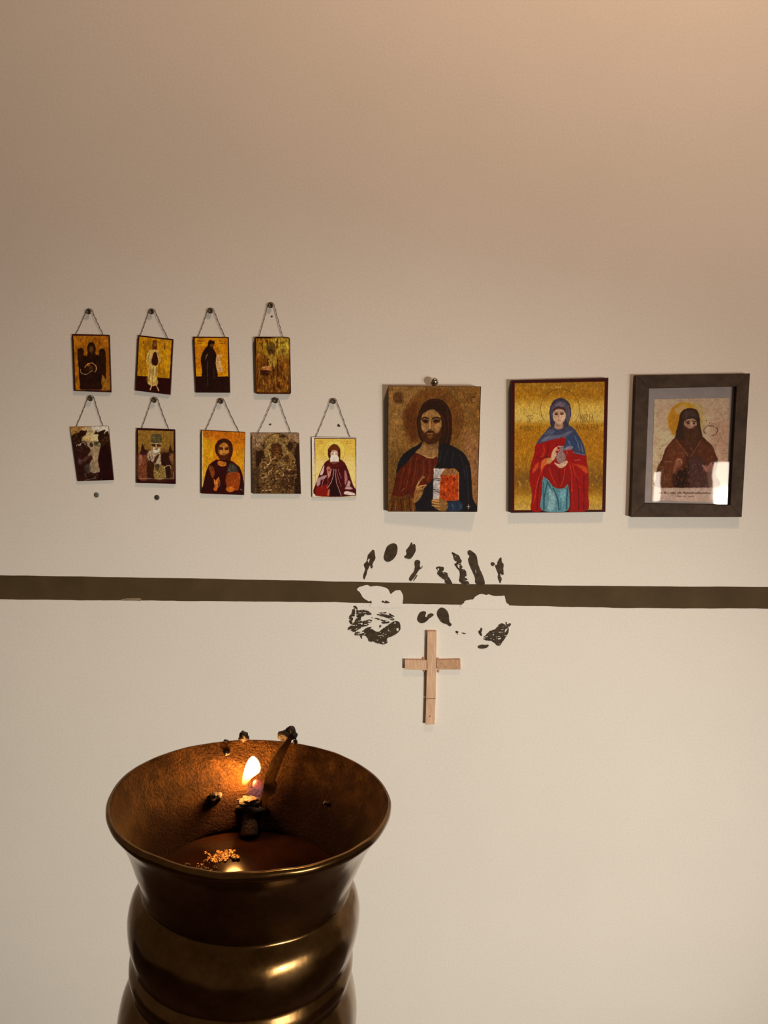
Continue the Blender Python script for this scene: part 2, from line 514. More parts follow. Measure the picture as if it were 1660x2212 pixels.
# brass of the oil lamp, polished outside, sooty inside
def brass(name, cols, rough, bump, scale, dist=.0007, rv=.12):
    m, nt, b = new_mat(name)
    n = noise_node(nt, scale, 6, .65); n2 = noise_node(nt, scale * .18, 4)
    ad = nt.nodes.new('ShaderNodeMath'); ad.operation = 'MULTIPLY_ADD'; ad.inputs[1].default_value = .6
    nt.links.new(n2.outputs[0], ad.inputs[0])
    h = nt.nodes.new('ShaderNodeMath'); h.operation = 'MULTIPLY'; h.inputs[1].default_value = .4
    nt.links.new(n.outputs[0], h.inputs[0]); nt.links.new(h.outputs[0], ad.inputs[2])
    r = ramp_node(nt, ad.outputs[0], [(.32, cols[0]), (.5, cols[1]), (.68, cols[2])])
    nt.links.new(r.outputs[0], b.inputs['Base Color'])
    b.inputs['Metallic'].default_value = 1.
    mr = nt.nodes.new('ShaderNodeMapRange'); mr.inputs['To Min'].default_value = rough - rv; mr.inputs['To Max'].default_value = rough + rv
    nt.links.new(ad.outputs[0], mr.inputs[0]); nt.links.new(mr.outputs[0], b.inputs['Roughness'])
    bump_node(nt, n.outputs[0], bump, dist, b)
    return m
M['brass'] = brass('aged_brass', ((.12, .062, .018), (.23, .13, .042), (.34, .21, .085)), .20, .05, 260., rv=.08)
M['brass'].node_tree.nodes['Principled BSDF'].inputs['Coat Weight'].default_value = .35
M['brass'].node_tree.nodes['Principled BSDF'].inputs['Coat Roughness'].default_value = .13
m = brass('sooty_brass', ((.010, .004, .0012), (.042, .019, .0045), (.11, .054, .014)), .36, 1., 950., .0018)
m.node_tree.nodes['Principled BSDF'].inputs['Metallic'].default_value = .45
m.node_tree.nodes['Principled BSDF'].inputs['Specular IOR Level'].default_value = .08
# burnt oil crust blackens the lower half of the bowl, with a ragged upper edge
nt = m.node_tree; b = nt.nodes['Principled BSDF']
g = nt.nodes.new('ShaderNodeNewGeometry'); sp = nt.nodes.new('ShaderNodeSeparateXYZ'); nt.links.new(g.outputs['Position'], sp.inputs[0])
n3 = noise_node(nt, 70., 4)
ad = nt.nodes.new('ShaderNodeMath'); ad.operation = 'MULTIPLY_ADD'; ad.inputs[1].default_value = .022
nt.links.new(n3.outputs[0], ad.inputs[0]); nt.links.new(sp.outputs[2], ad.inputs[2])
mr = nt.nodes.new('ShaderNodeMapRange'); mr.inputs['From Min'].default_value = 1.3649 - .012; mr.inputs['From Max'].default_value = 1.3649 + .003
nt.links.new(ad.outputs[0], mr.inputs[0])
old = b.inputs['Base Color'].links[0].from_socket
mxc = nt.nodes.new('ShaderNodeMix'); mxc.data_type = 'RGBA'
mxc.inputs[6].default_value = (.012, .004, .002, 1); nt.links.new(old, mxc.inputs[7]); nt.links.new(mr.outputs[0], mxc.inputs[0])
nt.links.new(mxc.outputs[2], b.inputs['Base Color'])
M['brass_in'] = m
M['soot'] = simple_mat('black_soot_crust', (.006, .003, .002), (.022, .011, .006), 500., .6, bump=.6, dist=.001)
M['crust'] = simple_mat('orange_gold_lumps', (.14, .06, .016), (.42, .24, .09), 700., .38, .8, bump=.9, dist=.0014)
m, nt, b = new_mat('dark_lamp_oil')
n = noise_node(nt, 60., 2)
r = ramp_node(nt, n.outputs[0], [(.3, (.006, .002, .001)), (.7, (.014, .005, .002))])
nt.links.new(r.outputs[0], b.inputs['Base Color']); b.inputs['Roughness'].default_value = .12; b.inputs['Specular IOR Level'].default_value = .08
bump_node(nt, n.outputs[0], .04, .0006, b)
M['oil'] = m

def glow_volume(name, stops, zaxis, z0, z1, strength):
    """burning gas: light given off inside the shape, colour by height"""
    m = bpy.data.materials.new(name); m.use_nodes = True; nt = m.node_tree
    nt.nodes.remove(nt.nodes['Principled BSDF']); out = nt.nodes['Material Output']
    g = nt.nodes.new('ShaderNodeNewGeometry'); sp = nt.nodes.new('ShaderNodeSeparateXYZ'); nt.links.new(g.outputs['Position'], sp.inputs[0])
    mr = nt.nodes.new('ShaderNodeMapRange'); mr.inputs['From Min'].default_value = z0; mr.inputs['From Max'].default_value = z1
    nt.links.new(sp.outputs[2], mr.inputs[0])
    r = ramp_node(nt, mr.outputs[0], stops)
    e = nt.nodes.new('ShaderNodeEmission'); e.inputs[1].default_value = strength
    nt.links.new(r.outputs[0], e.inputs[0]); nt.links.new(e.outputs[0], out.inputs['Volume'])
    return m

# ================================================================== SETTING
def plane_box(name, lo, hi, mat):
    v = [(x, y, z) for x in (lo[0], hi[0]) for y in (lo[1], hi[1]) for z in (lo[2], hi[2])]
    f = [(0, 1, 3, 2), (4, 6, 7, 5), (0, 4, 5, 1), (2, 3, 7, 6), (0, 2, 6, 4), (1, 5, 7, 3)]
    return from_py(name, v, f, mat)

wall = plane_box('wall_front', (-3.0, 0.0, 0.0), (3.0, 0.12, 3.0), M['wall'])
tag(wall, 'matte white plaster wall behind the pictures', 'wall', kind='structure')
floor = plane_box('floor', (-3.0, -3.2, -0.05), (3.0, 0.12, 0.0), M['floor'])
tag(floor, 'brown floor of the room', 'floor', kind='structure')

# painted dark band across the wall (slightly uneven edges, one thin spot at the lower edge)
def band():
    top = [(-420, 1236.5), (0, 1243), (400, 1249), (830, 1258), (1100, 1263), (1260, 1265.5), (1660, 1268), (2080, 1271)]
    bot = [(-420, 1291), (0, 1295), (400, 1298), (760, 1301.5), (870, 1304), (1000, 1306), (1100, 1308), (1260, 1311.5), (1330, 1313.5), (1660, 1314.5), (2080, 1318)]
    xs = np.arange(-420, 2081, 3.0)
    yt = np.interp(xs, *zip(*top)) + fbm(xs / 60., xs * 0 + 2.) * 1.6
    yb = np.interp(xs, *zip(*bot)) + fbm(xs / 45., xs * 0 + 8.) * 2.0
    pts = np.array([[on_y(x, y0 + (y1 - y0) * t, -.0003) for x, y0, y1 in zip(xs, yt, yb)] for t in (0, .25, .5, .75, 1)])
    me = grid_mesh('trim_1', pts)
    o = link_mesh('trim_1', me, M['band'])
    return tag(o, 'dark olive brown band painted across the white wall', 'painted band', kind='structure')
trim = band()
sm = paint_mesh('worn_spot', CN, [[((p[0] - 720) * CN.k, (p[1] - 1150) * CN.k) for p in ((262, 1295), (276, 1292.5), (292, 1292), (304, 1293), (304, 1297.5), (282, 1297.5), (264, 1297))]], [], -.0005, M['bare_paint'], trim, rough=2.)

# small leftover nail holes in the plaster
for (x, y, r) in ((587.5, 683.5, 2.2), (584, 917, 2.6), (732, 919, 3.2)):
    c = on_y(x, y, 0)
    n = 12
    vs = [(c[0], -.0004, c[2])] + [(c[0] + r * .00086 * (1 + .35 * math.sin(3 * a + x)) * math.cos(a), -.0003, c[2] + r * .00086 * (1 + .3 * math.cos(2 * a + y)) * math.sin(a)) for a in [2 * math.pi * k / n for k in range(n)]]
    from_py('nail_hole', vs, [(0, 1 + (k + 1) % n, 1 + k) for k in range(n)], M['hole'], wall)

# ================================================================== HANDPRINTS
def handprint(label, c, parts):
    r = empty('handprint', on_y(*c, 0))
    tag(r, label, 'handprint', 'painted handprints on the wall')
    for name, add, sub, mat, rough, scr in parts:
        y = -.0009 if mat == 'white_paint' else -.0012
        for loop in add:
            paint_mesh(name, CN, [loop], sub, y, M[mat], r, rough=rough, scratch=scr, sseed=len(name) + loop[0][0] * .01)
    return r

DP, WP = 'print_paint', 'white_paint'
handprint('left of the two dark paint handprints, with five loose finger marks and a streaky palm', (815, 1395), [
 ('finger_print', [[(345, 148), (358, 175), (360, 225), (340, 262), (338, 300), (325, 308), (318, 285), (296, 320), (284, 365), (268, 400), (258, 375), (275, 320), (264, 275), (290, 245), (298, 200), (325, 165)]], [[(312, 215), (318, 235), (303, 262), (296, 240)]], DP, 4., 0),
 ('finger_print', [[(500, 97), (535, 98), (551, 130), (545, 180), (518, 225), (480, 250), (448, 245), (434, 215), (445, 165), (465, 120)]], [], DP, 1., 0),
 ('finger_print', [[(672, 85), (682, 105), (700, 100), (707, 150), (690, 190), (660, 225), (635, 226), (608, 210), (630, 185), (625, 155), (645, 130)]], [], DP, 3., 0),
 ('finger_print', [[(702, 245), (725, 236), (745, 250), (742, 285), (765, 285), (758, 305), (735, 322), (715, 350), (690, 390), (665, 415), (650, 405), (660, 375), (690, 335), (700, 300), (696, 265)], [(720, 362), (712, 385), (690, 412), (684, 416), (700, 388)]], [[(752, 268), (762, 280), (757, 300), (745, 297), (743, 280)]], DP, 2.5, 0),
 ('palm_gap', [[(205, 488), (235, 462), (290, 452), (320, 462), (360, 456), (420, 465), (470, 485), (492, 525), (530, 498), (570, 495), (590, 520), (598, 560), (592, 608), (585, 640), (330, 640), (330, 602), (290, 580), (255, 555), (230, 515)]], [], WP, 4., 0),
 ('palm_fleck', [[(415, 595), (425, 583), (440, 592), (452, 580), (466, 590), (482, 597), (470, 604), (440, 603)], [(300, 594), (322, 585), (332, 596), (318, 601)]], [], DP, 4., 0),
 ('palm_print', [[(170, 640), (190, 625), (203, 640), (215, 665), (255, 665), (290, 668), (325, 690), (322, 706), (268, 708), (245, 730), (255, 760), (300, 745), (335, 752), (318, 775), (290, 800), (265, 805), (240, 815), (205, 835), (180, 850), (150, 840), (120, 825), (150, 800), (185, 795), (160, 785), (140, 770), (140, 720), (160, 690)]],
   [[(190, 650), (203, 690), (195, 740), (165, 790), (172, 735), (190, 700)], [(245, 720), (330, 705), (380, 735), (330, 738), (270, 745), (248, 760)]], DP, 6., .37),
 ('palm_streak', [[(375, 705), (410, 697), (470, 705), (520, 735), (540, 744), (505, 750), (460, 730), (420, 718)], [(390, 690), (435, 683), (480, 690), (525, 715), (515, 722), (470, 700), (430, 694)],
    [(418, 770), (445, 764), (485, 768), (450, 780), (425, 782)], [(395, 800), (412, 790), (410, 812), (398, 815)], [(320, 726), (380, 733), (440, 750), (495, 760), (430, 760), (370, 742)]], [], DP, 6., .33),
 ('heel_print', [[(275, 845), (330, 825), (380, 850), (420, 828), (470, 795), (510, 765), (555, 758), (573, 785), (572, 830), (545, 865), (500, 890), (462, 905), (465, 940), (430, 956), (390, 950), (345, 935), (305, 930), (290, 895), (250, 880), (245, 908), (225, 880), (185, 878), (200, 850), (240, 850), (300, 812), (330, 815)]],
   [[(540, 820), (560, 812), (565, 835), (545, 850)], [(215, 860), (260, 845), (265, 858), (230, 870)]], DP, 5., .32),
 ('thumb_print', [[(740, 690), (770, 675), (795, 682), (790, 715), (835, 692), (860, 706), (820, 738), (790, 765), (755, 776), (728, 762), (720, 735)]], [[(795, 690), (815, 698), (800, 725), (788, 720)]], DP, 2., 0),
])
handprint('right of the two dark paint handprints, with long finger streaks and a torn palm', (1060, 1398), [
 ('finger_print', [[(880, 300), (905, 292), (945, 298), (945, 325), (930, 335), (975, 345), (980, 370), (1000, 400), (1016, 436), (958, 434), (955, 410), (920, 385), (892, 355), (895, 330)]], [[(895, 305), (912, 310), (905, 325), (893, 318)]], DP, 4., .28),
 ('finger_print', [[(1016, 172), (1045, 180), (1080, 205), (1098, 245), (1092, 270), (1106, 295), (1100, 310), (1125, 320), (1140, 345), (1142, 385), (1160, 425), (1166, 440), (1098, 438), (1080, 405), (1085, 350), (1068, 315), (1038, 275), (1058, 255), (1032, 235), (1030, 205)]], [[(1062, 275), (1082, 280), (1085, 310), (1070, 305)], [(1040, 200), (1060, 208), (1050, 215)]], DP, 5., .31),
 ('finger_print', [[(1155, 160), (1175, 153), (1205, 175), (1228, 205), (1238, 265), (1258, 320), (1280, 370), (1295, 442), (1222, 440), (1215, 390), (1195, 340), (1170, 285), (1155, 235), (1168, 205), (1153, 185)]], [[(1215, 320), (1222, 325), (1228, 355), (1220, 350)]], DP, 2.5, 0),
 ('finger_print', [[(1436, 213), (1440, 250), (1456, 270), (1455, 330), (1458, 355), (1442, 362), (1430, 345), (1432, 375), (1440, 400), (1430, 432), (1418, 415), (1408, 385), (1412, 360), (1400, 325), (1385, 285), (1405, 275), (1408, 250)], [(1350, 262), (1366, 256), (1383, 268), (1368, 290), (1352, 280)]], [], DP, 4., 0),
 ('palm_gap', [[(1112, 645), (1118, 600), (1135, 580), (1190, 572), (1220, 545), (1270, 524), (1300, 535), (1330, 530), (1370, 542), (1420, 545), (1462, 545), (1475, 590), (1488, 650)]], [], WP, 5., 0),
 ('palm_print', [[(1410, 805), (1420, 785), (1450, 778), (1478, 790), (1475, 765), (1483, 768), (1485, 788), (1512, 775), (1518, 790), (1502, 815), (1500, 850), (1480, 890), (1450, 930), (1430, 965), (1405, 968), (1380, 945), (1350, 928), (1300, 920), (1285, 900), (1315, 870), (1345, 838), (1380, 830)]],
   [[(1405, 905), (1440, 900), (1430, 915), (1408, 916)], [(1470, 830), (1495, 820), (1485, 845), (1465, 860)]], DP, 4., .34),
 ('palm_fleck', [[(1268, 815), (1275, 830), (1268, 855), (1272, 880), (1258, 880), (1242, 850), (1255, 835)], [(1048, 842), (1068, 845), (1070, 860), (1052, 862)], [(1092, 858), (1115, 855), (1142, 862), (1118, 868)], [(1062, 866), (1072, 868), (1066, 875)]], [], DP, 4., 0),
 ('heel_print', [[(1238, 972), (1262, 962), (1300, 960), (1330, 962), (1312, 985), (1275, 994), (1245, 988)]], [], DP, 3., 0),
 ('thumb_print', [[(905, 655), (930, 643), (960, 655), (985, 690), (992, 740), (996, 765), (1012, 785), (998, 803), (970, 785), (930, 770), (900, 730), (888, 690)]], [], DP, 1.2, 0),
])

# ================================================================== WOODEN CROSS
def cross():
    r = empty('wooden_cross', on_y(*CX.px((790, 1965)), 0))
    tag(r, 'small pale pine cross fixed to the wall below the handprints', 'cross')
    def blk(name, pts, t, mat='pine', back=-.0002):
        return box_quad(name, [on_y(*CX.px(p), -t) for p in pts], back, M[mat], r, .0005)
    blk('upright_block', [(733, 208), (906, 208), (912, 1046), (892, 1472), (709, 1474)][:2] + [(892, 1472), (709, 1474)], .0084)
    blk('upright_block', [(709, 1480), (889, 1478), (868, 1965), (694, 1972)], .0085)
    blk('arm_block', [(305, 748), (716, 752), (716, 942), (305, 930)], .0080)
    blk('arm_block', [(909, 748), (1355, 738), (1360, 930), (909, 932)], .0062, 'pine_dark')
    # short notch piece let into the crossing
    blk('joint_inlay', [(737, 800), (803, 800), (805, 1044), (733, 1046)], .0089)
    # blobs of glue squeezed out in the corners
    for x, y in ((925, 722), (935, 958), (655, 710), (672, 948)):
        c = on_y(*CX.px((x, y)), 0)
        lathe_y('glue_blob', [(.0026, -.0001), (.0024, -.0012), (.0014, -.0022), (.0003, -.0026)], (c[0], c[2]), M['pine_dark'], r, 10)
    # knot / nick near the foot
    c = on_y(*CX.px((778, 1812)), -.0087)
    from_py('nick', [(c[0] - .0016, c[1], c[2] - .0016), (c[0] + .0002, c[1], c[2] - .0012), (c[0] + .0018, c[1], c[2] + .0020), (c[0] + .0002, c[1], c[2] + .0012)], [(0, 1, 2, 3)], M['hole'], r)
cross()

# ================================================================== NAILS
NAIL_PROF = [(.0012, .004), (.0012, -.0052), (.0030, -.0054), (.0046, -.0060), (.0047, -.0068), (.0040, -.0076), (.0026, -.0079), (.0024, -.0073), (.0010, -.0072)]
def nail(px, label, mat='nail', group='nails holding the hanging icons', flush=False):
    c = on_y(*px, -.006 if not flush else 0)
    r = empty('nail', (c[0], 0, c[2]))
    tag(r, label, 'nail', group)
    if flush:
        lathe_y('head', [(.0046, -.0001), (.0046, -.0012), (.0040, -.0019), (.0020, -.0022), (.0004, -.0022)], (c[0], c[2]), M[mat], r)
    else:
        lathe_y('shank', NAIL_PROF[:2], (c[0], c[2]), M[mat], r, 10)
        lathe_y('head', NAIL_PROF[2:], (c[0], c[2]), M[mat], r)
    return c

nail((209, 1069), 'bare grey nail head below the cloudy landscape icon', 'nail_grey', 'bare nails', True)
nail((339.5, 1074.5), 'bare dark nail head below the icon of the bearded man in a mitre', 'nail_dark', 'bare nails', True)

# ================================================================== HANGING ICONS
def lerp2(Q, u, v):
    Q = [np.array(p, float) for p in Q]
    return Q[0] * (1 - u) * (1 - v) + Q[1] * u * (1 - v) + Q[2] * u * v + Q[3] * (1 - u) * v

def icon(name, label, crop, corners, t, light, paint, edge='icon_edge', hang=None, nlabel=None, cat='icon', group='small icons hung on cords',
         mat='matte_print', res=1.45, corner=0., seed=1, back=-.0006):
    depth = t if hasattr(t, '__len__') else [t] * 4
    Q = [on_y(*crop.px(p), -d) for p, d in zip(corners, depth)]
    base = (Q[2] + Q[3]) / 2
    r = empty(name, (base[0], 0, base[2]))
    tag(r, label, cat, group)
    if corner:
        rounded_board(r, Q, corner, back, M[edge])
    else:
        box_quad('board', Q, back, M[edge], r, .0004, 1)
    e = .004
    inner = [lerp2(corners, e, e), lerp2(corners, 1 - e, e), lerp2(corners, 1 - e, 1 - e), lerp2(corners, e, 1 - e)]
    P = Painting(crop, inner, [-d - .00025 for d in depth], res, light, seed)
    paint(P)
    P.mesh('printed_picture', M[mat], r, corner)
    if hang:
        n, L, R = hang
        nc = nail(crop.px(n), nlabel)
        a = on_y(*crop.px(L), -depth[0] * .55); b = on_y(*crop.px(R), -depth[1] * .55)
        a[2] -= .0012; b[2] -= .0012
        rr = .0058
        arc = [np.array([nc[0] + rr * math.cos(t_), -.0034, nc[2] + rr * math.sin(t_)]) for t_ in np.radians([165, 130, 90, 50, 15])]
        pts = []
        for i in range(14):
            s_ = i / 14; p = a * (1 - s_) + arc[0] * s_
            p = p + np.array([.00045 * math.sin(i * 2.1 + seed), 0, -.0016 * math.sin(math.pi * s_)]); pts.append(p)
        pts[0] = a
        pts += arc
        for i in range(1, 15):
            s_ = i / 14; p = arc[-1] * (1 - s_) + b * s_
            p = p + np.array([.00045 * math.sin(i * 1.7 + seed), 0, -.0016 * math.sin(math.pi * s_)]); pts.append(p)
        pts[-1] = b
        tube('hanging_cord', pts, .00055, M['cord'], r, 6, taper=[1 + .25 * math.sin(i * 2.6) for i in range(len(pts))])
    return r

def rounded_board(r, Q, corner, yb, mat):
    loop = []
    asp = np.linalg.norm(Q[3] - Q[0]) / np.linalg.norm(Q[1] - Q[0])
    cu, cv = corner, corner / asp
    for (u0, v0, a0) in ((cu, cv, 180), (1 - cu, cv, 270), (1 - cu, 1 - cv, 0), (cu, 1 - cv, 90)):
        for k in range(6):
            a = math.radians(a0 + 18 * k)
            loop.append(lerp2(Q, u0 + cu * math.cos(a), v0 + cv * math.sin(a)))
    n = len(loop)
    vs = [tuple(p) for p in loop] + [(p[0], yb, p[2]) for p in loop]
    fs = [tuple(range(n))[::-1], tuple(range(n, 2 * n))] + [(i, (i + 1) % n, n + (i + 1) % n, n + i) for i in range(n)]
    o = from_py('board', vs, fs, mat, r)
    bm = bmesh.new(); bm.from_mesh(o.data); bmesh.ops.recalc_face_normals(bm, faces=bm.faces); bm.to_mesh(o.data); bm.free()

# ---------------------------------------------------------------- paintings, small icons, upper row
def paint_winged(p):
    p.fill((50, 10, 6))
    p.poly([(176, 522), (640, 526), (662, 1246), (206, 1246)], (160, 92, 16), smooth=False)
    p.blotch((115, 58, 14), .6, 90, 120, .0, [(176, 522), (640, 526), (662, 1246), (206, 1246)])
    p.poly([(545, 1100), (650, 1080), (658, 1240), (540, 1240)], (140, 88, 28), .7, 20)
    p.text('IC', 225, 560, 40, 40, (90, 40, 10), 7, .5)
    K = (40, 17, 6)
    p.poly([(232, 725), (258, 688), (298, 688), (316, 735), (312, 790), (352, 800), (352, 1000), (262, 1010), (238, 860)], K, 1, 8, rough=4)
    p.poly([(515, 745), (540, 696), (590, 706), (606, 800), (608, 950), (610, 1075), (592, 1102), (555, 1035), (525, 900)], K, 1, 8, rough=4)
    p.poly([(345, 805), (400, 770), (480, 772), (545, 830), (558, 1000), (546, 1130), (540, 1240), (282, 1240), (262, 1150), (246, 1000), (262, 880)], K, 1, 8)
    for x in (255, 275, 292): p.line([(x, 730), (x - 2, 860)], (70, 40, 14), 5, .6)
    for x in (548, 568, 588): p.line([(x, 740), (x + 4, 900)], (66, 38, 16), 5, .6)
    p.ell(415, 700, 58, 92, (46, 19, 8)); p.poly([(375, 740), (455, 740), (475, 800), (420, 830), (365, 800)], (44, 20, 8), 1, 8)
    p.ell(412, 705, 27, 46, (96, 62, 24), .9, 14); p.line([(400, 690), (424, 690)], (50, 25, 10), 7, .8); p.line([(412, 690), (412, 720)], (130, 90, 40), 5, .8)
    p.line([(404, 738), (422, 738)], (60, 28, 12), 6, .8); p.ell(412, 760, 18, 14, (60, 30, 12), .8, 10)
    p.ell(398, 955, 62, 48, (62, 30, 12), .9, 14)
    p.line([(330, 945), (362, 900), (418, 885), (466, 915), (482, 965), (458, 1005)], (196, 138, 80), 10, .95)
    p.line([(270, 968), (272, 1002), (305, 1030), (355, 1030), (402, 1002), (430, 985)], (165, 128, 88), 8, .9)
    p.ell(372, 908, 22, 16, (190, 96, 26), .9, 14); p.ell(408, 945, 14, 26, (110, 55, 25), .9, 10)
    p.poly([(555, 1040), (590, 1075), (612, 1120), (585, 1128), (560, 1095)], (150, 100, 40), .8, 10)
    p.line([(280, 1244), (400, 1240), (548, 1244)], (150, 105, 78), 5, .8)
    p.grain(.25, 18, 40); p.grain(.2, 60)

def paint_fool(p):
    p.fill((48, 8, 4))
    p.poly([(1052, 535), (1482, 584), (1453, 1090), (1024, 1054)], (186, 122, 16), smooth=False)
    p.blotch((150, 92, 14), .7, 60, 140, .0, [(1052, 535), (1482, 584), (1453, 1090), (1024, 1054)])
    p.blotch((205, 150, 40), .5, 40, 70, .1, [(1290, 850), (1470, 870), (1453, 1080), (1290, 1070)])
    p.poly([(1024, 1056), (1456, 1092), (1450, 1290), (1005, 1245)], (44, 10, 4), smooth=False)
    p.line([(1105, 590), (1105, 640)], (120, 66, 14), 8, .6); p.line([(1390, 655), (1388, 700)], (78, 36, 10), 12, .9)
    p.ell(1255, 600, 36, 22, (96, 54, 12), .9, 10); p.ell(1256, 645, 34, 52, (88, 44, 12)); p.ell(1256, 640, 20, 30, (128, 78, 28), .9, 10)
    p.line([(1244, 632), (1268, 632)], (50, 20, 8), 7); p.poly([(1236, 665), (1276, 665), (1290, 712), (1222, 712)], (96, 48, 14), 1, 8)
    R = (196, 148, 72)
    p.poly([(1180, 722), (1225, 706), (1300, 716), (1336, 800), (1332, 872), (1300, 905), (1288, 1060), (1302, 1160), (1250, 1190), (1172, 1168), (1160, 1085), (1178, 925), (1150, 885), (1150, 790)], R, 1, 8, rough=5)
    p.poly([(1250, 740), (1284, 762), (1302, 880), (1268, 922), (1214, 888), (1226, 800)], (52, 20, 8), 1, 8)
    for a in ([(1190, 740), (1165, 860)], [(1300, 740), (1325, 850)], [(1205, 930), (1180, 1150)], [(1238, 930), (1225, 1170)], [(1280, 960), (1285, 1160)]):
        p.line(a, (120, 72, 26), 8, .7)
    for a in ([(1215, 720), (1190, 860)], [(1250, 950), (1250, 1060)], [(1200, 1040), (1198, 1160)], [(1268, 1080), (1270, 1170)]):
        p.line(a, (228, 190, 120), 8, .7)
    p.line([(1218, 1178), (1208, 1205), (1196, 1240)], (205, 148, 96), 13); p.line([(1278, 1182), (1292, 1215), (1310, 1255)], (205, 148, 96), 13)
    p.poly([(1140, 1080), (1170, 1075), (1170, 1130), (1140, 1110)], (110, 60, 14), .6, 10)
    p.grain(.28, 12, 30); p.grain(.15, 60)

def paint_monk(p):
    p.fill((44, 10, 5))
    bg = [(188, 552), (626, 552), (636, 1062), (208, 1062)]
    p.poly(bg, (198, 120, 12), smooth=False); p.blotch((168, 90, 14), .6, 70, 110, .02, bg)
    p.poly([(206, 1066), (640, 1066), (650, 1272), (210, 1272)], (38, 14, 5), smooth=False)
    for y, x0, x1 in ((600, 228, 295), (632, 236, 290), (600, 510, 605), (632, 515, 600)): p.squiggle(x0, x1, y, 22, 7, (122, 62, 12), 6, .75, y + x0)
    K = (36, 15, 8)
    p.poly([(372, 600), (398, 578), (430, 592), (454, 586), (452, 625), (436, 668), (444, 705), (470, 755), (482, 800), (474, 870), (490, 1000), (498, 1150), (440, 1232), (352, 1222), (302, 1140), (280, 1060), (286, 960), (268, 860), (282, 770), (330, 690), (358, 655)], K, 1, 6)
    p.poly([(400, 636), (442, 632), (444, 656), (425, 676), (402, 664)], (112, 64, 22), .95, 8); p.line([(412, 640), (442, 638)], (44, 18, 8), 6, .8)
    p.poly([(404, 662), (432, 662), (428, 690), (410, 684)], (70, 36, 14), .8, 8)
    p.line([(362, 770), (345, 790), (336, 830)], (150, 108, 62), 9, .9); p.line([(362, 862), (356, 960), (362, 1060)], (84, 56, 36), 12, .7)
    p.line([(440, 960), (448, 1090)], (84, 58, 38), 10, .6); p.line([(358, 1090), (366, 1190)], (78, 56, 36), 10, .6)
    p.line([(468, 740), (480, 775)], (120, 76, 30), 8, .7)
    p.poly([(480, 782), (510, 772), (550, 768), (546, 792), (534, 830), (542, 880), (552, 930), (564, 985), (544, 1010), (500, 992), (476, 950), (470, 860)], (204, 148, 88), 1, 6)
    for y in range(810, 990, 22): p.squiggle(490, 545, y, 12, 6, (150, 92, 44), 4, .6, y)
    p.grain(.2, 14, 24); p.grain(.15, 70)

def paint_bishop(p):
    p.fill((42, 13, 9))
    bg = [(1002, 560), (1436, 560), (1450, 1268), (1016, 1268)]
    p.poly(bg, (146, 94, 18), smooth=False)
    p.poly([(1230, 560), (1436, 560), (1440, 800), (1300, 860), (1220, 760)], (186, 150, 46), .75, 60)
    p.poly([(1005, 800), (1445, 800), (1450, 1268), (1016, 1268)], (110, 58, 14), .7, 120)
    p.ell(1135, 690, 34, 90, (176, 132, 30), .8, 30)
    p.ell(1205, 690, 64, 88, (88, 56, 16), .95, 16); p.ell(1205, 655, 40, 40, (110, 76, 26), .8, 20); p.line([(1170, 715), (1250, 722)], (52, 28, 10), 12, .8); p.ell(1205, 745, 44, 34, (74, 44, 14), .8, 16)
    p.poly([(1150, 790), (1260, 790), (1330, 870), (1360, 1010), (1340, 1240), (1060, 1240), (1050, 1000), (1090, 860)], (104, 56, 14), .7, 24)
    p.poly([(1165, 780), (1255, 785), (1280, 880), (1230, 960), (1170, 900)], (170, 132, 40), .7, 24)
    p.poly([(1085, 935), (1190, 920), (1215, 980), (1100, 975)], (186, 108, 58), .7, 14); p.poly([(1070, 980), (1190, 985), (1180, 1045), (1085, 1045)], (56, 22, 10), .9, 12)
    p.line([(1095, 945), (1190, 930)], (226, 160, 110), 6, .9); p.line([(1105, 968), (1165, 965)], (220, 140, 96), 6, .9)
    for a in ([(1290, 940), (1290, 1060)], [(1235, 1030), (1237, 1250)], [(1330, 900), (1350, 1020)], [(1060, 1040), (1050, 1200)], [(1120, 1060), (1110, 1240)]): p.line(a, (56, 24, 8), 12, .7)
    for a in ([(1180, 1000), (1175, 1200)], [(1260, 1060), (1262, 1230)], [(1320, 1060), (1330, 1200)], [(1390, 860), (1400, 1080)], [(1425, 1060), (1405, 1160)]): p.line(a, (172, 108, 34), 8, .6)
    p.line([(1365, 690), (1362, 790)], (84, 56, 14), 9, .85); p.line([(1330, 735), (1398, 735)], (84, 56, 14), 9, .85); p.ell(1348, 712, 14, 12, (90, 60, 16), .8, 8); p.ell(1384, 710, 14, 12, (90, 60, 16), .8, 8)
    p.squiggle(1045, 1100, 630, 26, 5, (94, 58, 14), 6, .7, 3); p.squiggle(1320, 1395, 630, 26, 6, (94, 60, 14), 6, .7, 9)
    p.line([(1345, 632), (1385, 632)], (225, 190, 110), 5, .8)
    p.ell(1300, 1225, 14, 6, (236, 160, 100), .9, 6)
    p.blotch((56, 24, 8), .75, 22, 60, .06, bg); p.blotch((190, 140, 50), .5, 16, 50, .14, bg)
    p.grain(.35, 14, 34)

